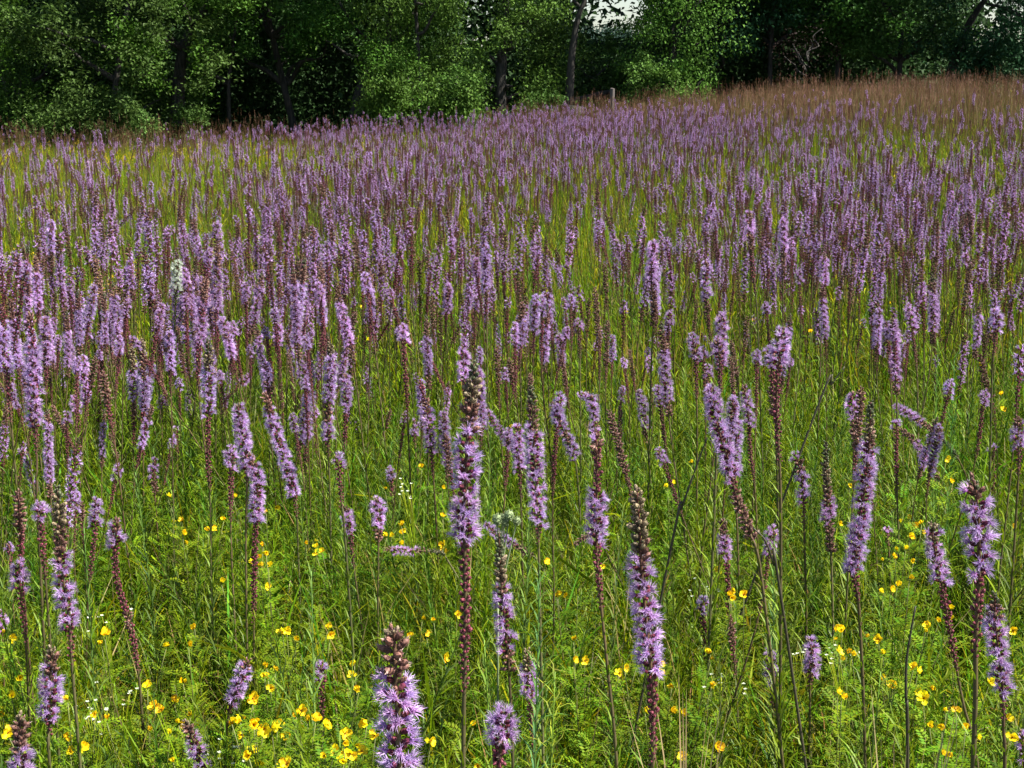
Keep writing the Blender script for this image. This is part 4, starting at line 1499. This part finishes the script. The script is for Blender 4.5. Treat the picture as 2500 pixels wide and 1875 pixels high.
twig([(1727, 1068), (1700, 1140), (1665, 1240), (1640, 1330)], 2.6, "leafless dark twig slanting up to the right, right of centre")
twig([(2062, 895), (2030, 940), (1990, 1010)], 3.2, "short dark twig slanting up to the right near the double bunch")
twig([(1905, 1445), (1890, 1380), (1868, 1320), (1840, 1290)][::-1], 2.3, "dark stalk slanting down to the right below the leaning spike")
twig([(2235, 1480), (2215, 1600), (2212, 1700), (2216, 1860)], 1.9, "brownish upright stalk between the curved spike and the plump pale one")


def dry_tuft(px, py, Y, label):
    p = np.array(at_y(px, py, Y))
    base = np.array([p[0], Y, gz(p[0], Y) - .02])
    root = thing("dry_grass_tuft", label, "grass", tuple(base), "straw-coloured dry tufts")
    r = random.Random(int(px))
    h = p[2] - base[2]
    for i in range(14):
        mb = MB()
        b = r.random() * 6.28
        l = r.uniform(.03, .14)
        pts = [np.array([0.01 * math.cos(b), .01 * math.sin(b), 0])]
        for k in range(1, 6):
            t = k / 5
            pts.append(np.array([math.cos(b) * l * t ** 1.8, math.sin(b) * l * t ** 1.8, h * r.uniform(.93, 1.0) * t * (1 - .1 * t)]))
        mb.add(*ribbon(pts, .005, (math.cos(b), math.sin(b), .3), (.26, .2, .09), (.36, .28, .13)))
        obj("blade", mb.mesh("blade", M_STRAW), root)


dry_tuft(1690, 1550, 2.2, "straw-coloured dry tuft left of the thin spike with tiny lilac top")
dry_tuft(2225, 1560, 2.0, "brownish dry tuft between the long curved spike and the plump one")

# ------------------------------------------------------------------ the wood: trees with trunk, limbs and crown
LEAFQ = []
for i in range(4):
    r = random.Random(700 + i)
    w = r.uniform(.24, .34)
    v = np.array([(0, 0, 0), (.45, w, .05), (1, 0, -.12), (.45, -w, .05), (.5, 0, -.02)], np.float32)
    f = np.array([(0, 4, 1), (4, 2, 1), (0, 3, 4), (3, 2, 4)])
    LEAFQ.append((v, f, np.ones((5, 3), np.float32)))
LEAF2 = []
for i in range(4):
    r = random.Random(720 + i)
    w = r.uniform(.26, .36)
    LEAF2.append((np.array([(0, 0, 0), (.45, w, .06), (1, 0, -.1), (.45, -w, .06)], np.float32), np.array([(0, 2, 1), (0, 3, 2)]), np.ones((4, 3), np.float32)))


def leaves(mb, P, size, col, rs, droop=.35, tpl=LEAF2, var=.2, alt=None, gains=None):
    """P (n,3) leaf positions"""
    n = len(P)
    a = rs.uniform(0, 2 * PI, n)
    el = rs.normal(-droop, .45, n)
    x = np.stack([np.cos(a) * np.cos(el), np.sin(a) * np.cos(el), np.sin(el)], 1)
    up = np.stack([rs.normal(0, .45, n), rs.normal(0, .45, n), np.ones(n)], 1)
    y = np.cross(up, x)
    y /= np.linalg.norm(y, axis=1)[:, None]
    z = np.cross(x, y)
    s = size * rs.uniform(.65, 1.3, n)
    M = np.stack([x, y, z], 2) * s[:, None, None]
    k = rs.integers(0, 4, n)
    base = np.asarray(col)
    for i in range(4):
        m = k == i
        v, f, c = tpl[i]
        cnt = int(m.sum())
        if not cnt:
            continue
        V = np.einsum('nij,mj->nmi', M[m], v) + P[m][:, None, :]
        Fi = f[None] + (np.arange(cnt) * len(v))[:, None, None]
        g = rs.uniform(1 - var, 1 + var, cnt)[:, None]
        if gains is not None:
            g = g * gains[m][:, None]
        cc = base[None] * g
        if alt is not None:
            q = rs.random(cnt) < alt[0]
            cc[q] = np.asarray(alt[1])[None] * g[q]
        C = np.repeat(cc[:, None, :], len(v), 1)
        mb.add(V.reshape(-1, 3), Fi.reshape(-1, 3), C.reshape(-1, 3))


# dark hollows of the wood's edge, in photo pixels (x0, x1, y0, y1): no foliage stands there in the front row
VOIDS = [(60, 150, 160, 205), (200, 300, 170, 215), (515, 860, 175, 285), (620, 700, 30, 200), (760, 880, 90, 240), (400, 470, 40, 215),
         (1185, 1275, 118, 275), (1745, 2330, 135, 235), (1128, 1215, -20, 95), (1402, 1570, -500, 48), (2340, 2440, -20, 72), (2420, 2500, 135, 175), (1850, 1920, 60, 130)]
RAG = np.random.default_rng(88)


def in_void(P, soft=12):
    d = P - np.array(EYE)[None]
    t = d @ np.array(FWD)
    px = 1250 + F * d[:, 0] / t + RAG.normal(0, soft, len(P))
    py = 937.5 - F * (d @ np.array(UPV)) / t + RAG.normal(0, soft, len(P))
    m = np.zeros(len(P), bool)
    for x0, x1, y0, y1 in VOIDS:
        m |= (px > x0) & (px < x1) & (py > y0) & (py < y1)
    return m


def limb(mb, a, b, r0, r1, rs, wob=.12, n=7, sides=7):
    a, b = np.asarray(a, float), np.asarray(b, float)
    L_ = np.linalg.norm(b - a)
    pts = [a + (b - a) * k / 4 + (rs.normal(0, wob * L_ / 4, 3) if 0 < k < 4 else 0) for k in range(5)]
    path = catmull(pts, 3)
    tube(mb, path, r0, r1, sides, (.05, .04, .03), (.05, .04, .03))
    return path


def tree(name, label, px, Y, H, W, trunk_r, leaf, size, nleaf, seed, trunk_pix=None, low=0.2, lean=0.0, nblob=34, alt=None, cat="tree", droop=.35, group=None, respect=True, blobr=.75):
    rs = np.random.default_rng(seed)
    X = float(at_y(px, 200, Y).x)
    base = np.array([X, Y, gz(X, Y) - .1])
    root = thing(name, label, cat, tuple(base), group)
    tm = MB()
    if trunk_pix:
        P = [np.array(at_y(x, y, Y)) - base for x, y in trunk_pix]
        tp = catmull(P, 5)
        top = P[-1]
    else:
        top = np.array([lean, rs.normal(0, .3), H * .72])
        tp = catmull([(0, 0, 0), (lean * .2 + rs.normal(0, .12), 0, H * .22), (lean * .6 + rs.normal(0, .2), 0, H * .5), top], 5)
    rad = trunk_r * (1 if trunk_pix else .5) * (1 - .75 * np.linspace(0, 1, len(tp)))
    rad[0] *= 1.5
    if len(rad) > 1:
        rad[1] *= 1.15
    tube(tm, tp, rad, 0, 9, (.05, .04, .03), (.05, .04, .03))
    tro = obj("trunk", tm.mesh("trunk", M_BARK, True), root)
    blobs = []
    for i in range(nblob):
        zc = H * (low + (1 - low) * rs.random() ** 1.6)
        k = zc / H
        rr = W * (.55 + .45 * math.sin(PI * min(1, .15 + k * .9))) * math.sqrt(rs.uniform(.08, 1))
        a = rs.uniform(0, 2 * PI)
        c = np.array([math.cos(a) * rr + lean * k, math.sin(a) * rr * .8, zc])
        blobs.append((c, blobr * rs.uniform(.6, 1.25)))
    nl = 0
    for (c, br) in blobs[:12]:
        k = max(1, min(len(tp) - 2, int(len(tp) * min(.95, max(.12, (c[2] - .5) / max(.1, tp[-1][2]))))))
        lm = MB()
        limb(lm, tp[k], c, trunk_r * .35 * (1 - .5 * k / len(tp)) + .012, .01, rs, .25, sides=6)
        obj("limb", lm.mesh("limb", M_BARK, True), root)
    lmb = MB()
    per = int(nleaf * 1.95) // nblob
    allP = []
    gains = []
    for (c, br) in blobs:
        gb = rs.uniform(.72, 1.3)
        # sprays inside the clump give uneven edges
        ns = 6
        for s in range(ns):
            d = rs.normal(0, 1, 3)
            d[2] = d[2] * .6
            d /= np.linalg.norm(d)
            sc = c + d * br * rs.uniform(.3, 1.0)
            q = rs.normal(0, 1, (per // ns, 3)) * np.array([.28, .28, .17])[None] * br + sc[None]
            q += d[None] * rs.uniform(0, .5, (len(q), 1)) * br - np.array([0, 0, 1])[None] * rs.uniform(0, .25, (len(q), 1)) * br
            allP.append(q)
            gains.append(np.full(len(q), gb))
    P = np.concatenate(allP)
    gains = np.concatenate(gains)[P[:, 2] > .15]
    P = P[P[:, 2] > .15]
    if respect:
        iv = ~in_void(P + base[None])
        P, gains = P[iv], gains[iv]
    if len(P):
        leaves(lmb, P, size * .87, leaf, rs, droop, alt=alt, gains=gains)
    obj("crown", lmb.mesh("crown", M_CROWN), root, kind="stuff")
    return root


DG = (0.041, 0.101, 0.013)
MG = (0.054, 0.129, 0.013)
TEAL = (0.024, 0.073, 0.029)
GT = "trees along the edge of the meadow"
# name, label, px, Y, H, W, trunk_r, leaf colour, leaf size, n
tree("broadleaf_tree", "dark green tree filling the far left corner of the wood", 30, 33.5, 9, 2.3, .16, MG, .10, 15000, 1, low=.08, group=GT, lean=-1.2)
tree("broadleaf_tree", "broad leafy tree right of the far left one, pale leaf clusters low down", 255, 33.0, 9.5, 2.4, .18, (0.065, 0.126, 0.025), .10, 17000, 2, low=.1, group=GT, lean=1.6)
tree("broadleaf_tree", "tree with a leaning dark trunk forking over the left wood edge", 445, 33.8, 10, 2.2, .17, MG, .095, 13000, 3,
     trunk_pix=[(432, 300), (436, 215), (447, 120), (480, 50), (545, -60), (590, -300)], low=.2, group=GT)
tree("broadleaf_tree", "light green tree between the leaning trunk and the black hollow", 560, 34.4, 9, 1.6, .12, (0.069, 0.141, 0.023), .09, 9000, 4, low=.28, group=GT)
tree("broadleaf_tree", "tall dim tree standing above the black hollow at the left", 735, 35.2, 11, 2.2, .2, DG, .10, 12000, 5, low=.25, group=GT, lean=-1.8)
tree("broadleaf_tree", "tree with a crooked dark trunk right of the black hollow", 905, 34.2, 10, 1.8, .17, MG, .09, 12000, 6,
     trunk_pix=[(868, 300), (878, 235), (900, 180), (936, 132), (950, 60), (980, -200)], low=.25, group=GT)
tree("willow_tree", "yellow-green hanging tree with the light gap at its right", 1020, 33.2, 8.5, 1.45, .12, (0.078, 0.151, 0.022), .085, 15000, 7, low=.07, group=GT, droop=.8)
tree("broadleaf_tree", "bright green tree whose foot hides in a round dark hollow", 1225, 33.6, 9, 1.25, .16, (0.078, 0.157, 0.023), .085, 12000, 8,
     trunk_pix=[(1222, 290), (1222, 200), (1228, 120), (1235, 20), (1240, -250)], low=.12, group=GT, droop=.5)
# slender leaning tree with bare upper limbs against the sky
sl = tree("slender_tree", "slender leaning bare-limbed tree against the sky gap", 1392, 33.2, 8, .5, .11, MG, .08, 1200, 9,
          trunk_pix=[(1390, 265), (1392, 200), (1398, 120), (1412, 40), (1432, -20), (1450, -200)], low=.5, nblob=12, group=GT, respect=False)
tree("broadleaf_shrub", "low green bushes left of the slender leaning tree", 1330, 34.6, 3.2, .9, .05, (0.073, 0.141, 0.022), .08, 6000, 10, low=.05, nblob=22, cat="shrub", group="bushes along the wood", blobr=.5)
tree("broadleaf_shrub", "green bush behind the foot of the slender leaning tree", 1440, 35.2, 2.9, 1.2, .05, (0.073, 0.146, 0.025), .08, 8000, 11, low=.05, nblob=26, cat="shrub", group="bushes along the wood", blobr=.5)
tree("broadleaf_tree", "feathery green tree right of the sky gap", 1590, 34.0, 5.6, 1.25, .11, (0.065, 0.132, 0.025), .08, 12000, 12, low=.08, group=GT, lean=.6)
tree("willow_tree", "tall bright green narrow tree right of the feathery one", 1680, 33.4, 8.5, 1.0, .11, (0.082, 0.161, 0.022), .085, 12000, 13, low=.06, group=GT, droop=.7)
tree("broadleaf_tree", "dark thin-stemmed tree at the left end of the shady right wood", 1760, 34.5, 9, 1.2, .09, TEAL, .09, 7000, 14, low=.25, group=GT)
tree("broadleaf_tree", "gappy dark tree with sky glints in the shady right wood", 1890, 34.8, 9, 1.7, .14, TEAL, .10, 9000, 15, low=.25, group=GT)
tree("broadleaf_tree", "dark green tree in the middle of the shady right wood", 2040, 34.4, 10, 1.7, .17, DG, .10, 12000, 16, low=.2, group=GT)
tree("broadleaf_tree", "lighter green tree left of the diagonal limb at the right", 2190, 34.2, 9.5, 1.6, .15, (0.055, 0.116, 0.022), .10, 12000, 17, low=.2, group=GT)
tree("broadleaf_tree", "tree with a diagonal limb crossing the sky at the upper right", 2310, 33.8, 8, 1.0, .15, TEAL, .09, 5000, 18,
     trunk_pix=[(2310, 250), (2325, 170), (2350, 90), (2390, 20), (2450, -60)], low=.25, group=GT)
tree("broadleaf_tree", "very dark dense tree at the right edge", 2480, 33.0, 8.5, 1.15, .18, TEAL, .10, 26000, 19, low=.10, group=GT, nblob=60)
for (px, Y, H, W, col, sd, lab) in ((285, 32.0, 1.75, .6, (0.092, 0.171, 0.039), 31, "pale green bush at the foot of the left wood"),
                                    (330, 32.2, 1.2, .5, (0.082, 0.151, 0.029), 32, "low pale bush right of the other pale bush at the left"),
                                    (85, 32.4, 1.3, .4, (0.065, 0.141, 0.025), 33, "small green bush at the far left wood edge"),
                                    (960, 32.4, 2.3, .7, (0.078, 0.161, 0.022), 34, "light green bush right of the crooked trunk"),
                                    (1100, 32.4, 2.0, .7, (0.078, 0.157, 0.025), 35, "green bush left of the round dark hollow"),
                                    (1300, 32.6, 1.5, .45, (0.073, 0.151, 0.025), 36, "low bush right of the round dark hollow"),
                                    (1540, 32.8, 1.9, .8, (0.078, 0.151, 0.025), 37, "green bush behind the fallen limb"),
                                    (1650, 32.6, 1.6, .7, (0.082, 0.161, 0.022), 38, "bright low bush at the foot of the narrow tree"),
                                    (2260, 32.0, 1.6, .6, TEAL, 39, "dark bush at the foot of the right wood"),
                                    (40, 32.8, 2.4, .7, (0.055, 0.125, 0.020), 42, "dark leafy bush in the far left corner"),
                                    (190, 32.9, 2.2, .7, (0.06, 0.13, 0.020), 43, "mid green bush between the far left corner and the pale bush"),
                                    (1180, 33.0, 1.9, .5, (0.07, 0.15, 0.022), 44, "green bush tight against the round dark hollow"),
                                    (480, 32.6, 1.5, .4, (0.055, 0.120, 0.022), 40, "small dim bush by the leaning dark trunk")):
    tree("broadleaf_shrub", lab, px, Y, H, W, .03, col, .075, 3600, sd, low=.06, nblob=16, cat="shrub", group="bushes along the wood", blobr=.34)

# sumac-like dark red-brown shrub in the shady right wood
tree("broadleaf_shrub", "reddish brown twiggy shrub in the shade of the right wood", 1965, 32.8, 2.4, .7, .04, (.035, .02, .018), .06, 500, 41, low=.2, nblob=14,
     cat="shrub", group="bushes along the wood", blobr=.4, respect=False)

# fallen limb beside the slender tree, and its stump
rs = np.random.default_rng(5)
base = np.array(at_y(1398, 262, 33.8))
root = thing("fallen_limb", "dark fallen limb resting against the stump under the slender leaning tree", "log", tuple(base))
mb = MB()
limb(mb, (0.0, 0, .12), np.array(at_y(1490, 224, 34.0)) - base, .09, .05, rs, .06)
obj("branch", mb.mesh("branch", M_BARK, True), root)
base = np.array(at_y(1404, 262, 31.9))
base[2] = gz(base[0], base[1])
root = thing("tree_stump", "squat dark stump at the foot of the slender leaning tree", "stump", tuple(base))
mb = MB()
tube(mb, [(0, 0, -.1), (.02, 0, .3), (0, 0, .8), (.03, 0, 1.02)], np.array([.27, .22, .19, .16]), 0, 10, (.05, .04, .03), (.05, .04, .03))
obj("bark", mb.mesh("bark", M_BARK, True), root)


# grey wooden post
def wood_mat():
    m = bpy.data.materials.new("weathered_wood")
    m.use_nodes = True
    nt = m.node_tree
    p = nt.nodes["Principled BSDF"]
    no = nt.nodes.new("ShaderNodeTexNoise")
    mp = nt.nodes.new("ShaderNodeMapping")
    tc = nt.nodes.new("ShaderNodeTexCoord")
    mp.inputs["Scale"].default_value = (40, 40, 4)
    cr = nt.nodes.new("ShaderNodeValToRGB")
    cr.color_ramp.elements[0].color = (.05, .04, .035, 1)
    cr.color_ramp.elements[1].color = (.13, .11, .10, 1)
    nt.links.new(tc.outputs["Object"], mp.inputs[0])
    nt.links.new(mp.outputs[0], no.inputs["Vector"])
    nt.links.new(no.outputs["Fac"], cr.inputs[0])
    nt.links.new(cr.outputs[0], p.inputs["Base Color"])
    p.inputs["Roughness"].default_value = .9
    return m


M_WOOD = wood_mat()
pb = np.array(at_y(1494, 215, 30.8))
zb = gz(pb[0], pb[1])
root = thing("wooden_post", "pale weathered post at the meadow edge right of the slender leaning tree", "post", (pb[0], pb[1], zb))
mb = MB()
h = pb[2] - zb
tube(mb, [(0, 0, -.2), (0, 0, h * .5), (.01, 0, h - .01), (.012, 0, h)], np.array([.055, .052, .05, .03]), 0, 8, (.3, .3, .3), (.3, .3, .3))
obj("shaft", mb.mesh("shaft", M_WOOD, False), root)

# deeper wood: reads as one mass
def wood_mass():
    rs = np.random.default_rng(44)
    mb = MB()
    rows = [(38.0, 36, 8.5), (43.0, 44, 9.5), (50.0, 52, 10.5), (58.0, 66, 9.0)]
    for (Y, n, H) in rows:
        xs = np.linspace(-Y * .5, Y * .5, n) + rs.normal(0, .5, n)
        for x in xs:
            hpx = 1250 + F * x / Y
            H_ = H * rs.uniform(.85, 1.15)
            if 1350 < hpx < 1640:
                H_ = 1.65 + Y * (195 - 112) / F
            elif 1100 < hpx < 1235:
                H_ = 1.65 + Y * (195 - 105) / F
            elif 2310 < hpx < 2560:
                H_ = 1.65 + Y * (195 - 168) / F
            yy = Y + rs.normal(0, 1.0)
            g = gz(x, yy)
            cnt = int(520 * H_)
            z = rs.uniform(0, 1, cnt) ** 1.35 * H_
            r_ = np.abs(rs.normal(0, 1, cnt)) * .95
            a = rs.uniform(0, 2 * PI, cnt)
            P = np.stack([x + np.cos(a) * r_, yy + np.sin(a) * r_, g + z - r_ * .3], 1)
            P = P[P[:, 2] > g]
            leaves(mb, P, .16 if Y < 49 else .34, (.036, .075, .022), rs, .4, var=.3)
    o = obj("background_wood", mb.mesh("background_wood", M_CROWN), kind="stuff", label="dark depth of the wood behind the trees at the meadow edge", category="wood")


wood_mass()
# distant pale tree crowns seen through the sky gap, haze put into their bluish leaf colour
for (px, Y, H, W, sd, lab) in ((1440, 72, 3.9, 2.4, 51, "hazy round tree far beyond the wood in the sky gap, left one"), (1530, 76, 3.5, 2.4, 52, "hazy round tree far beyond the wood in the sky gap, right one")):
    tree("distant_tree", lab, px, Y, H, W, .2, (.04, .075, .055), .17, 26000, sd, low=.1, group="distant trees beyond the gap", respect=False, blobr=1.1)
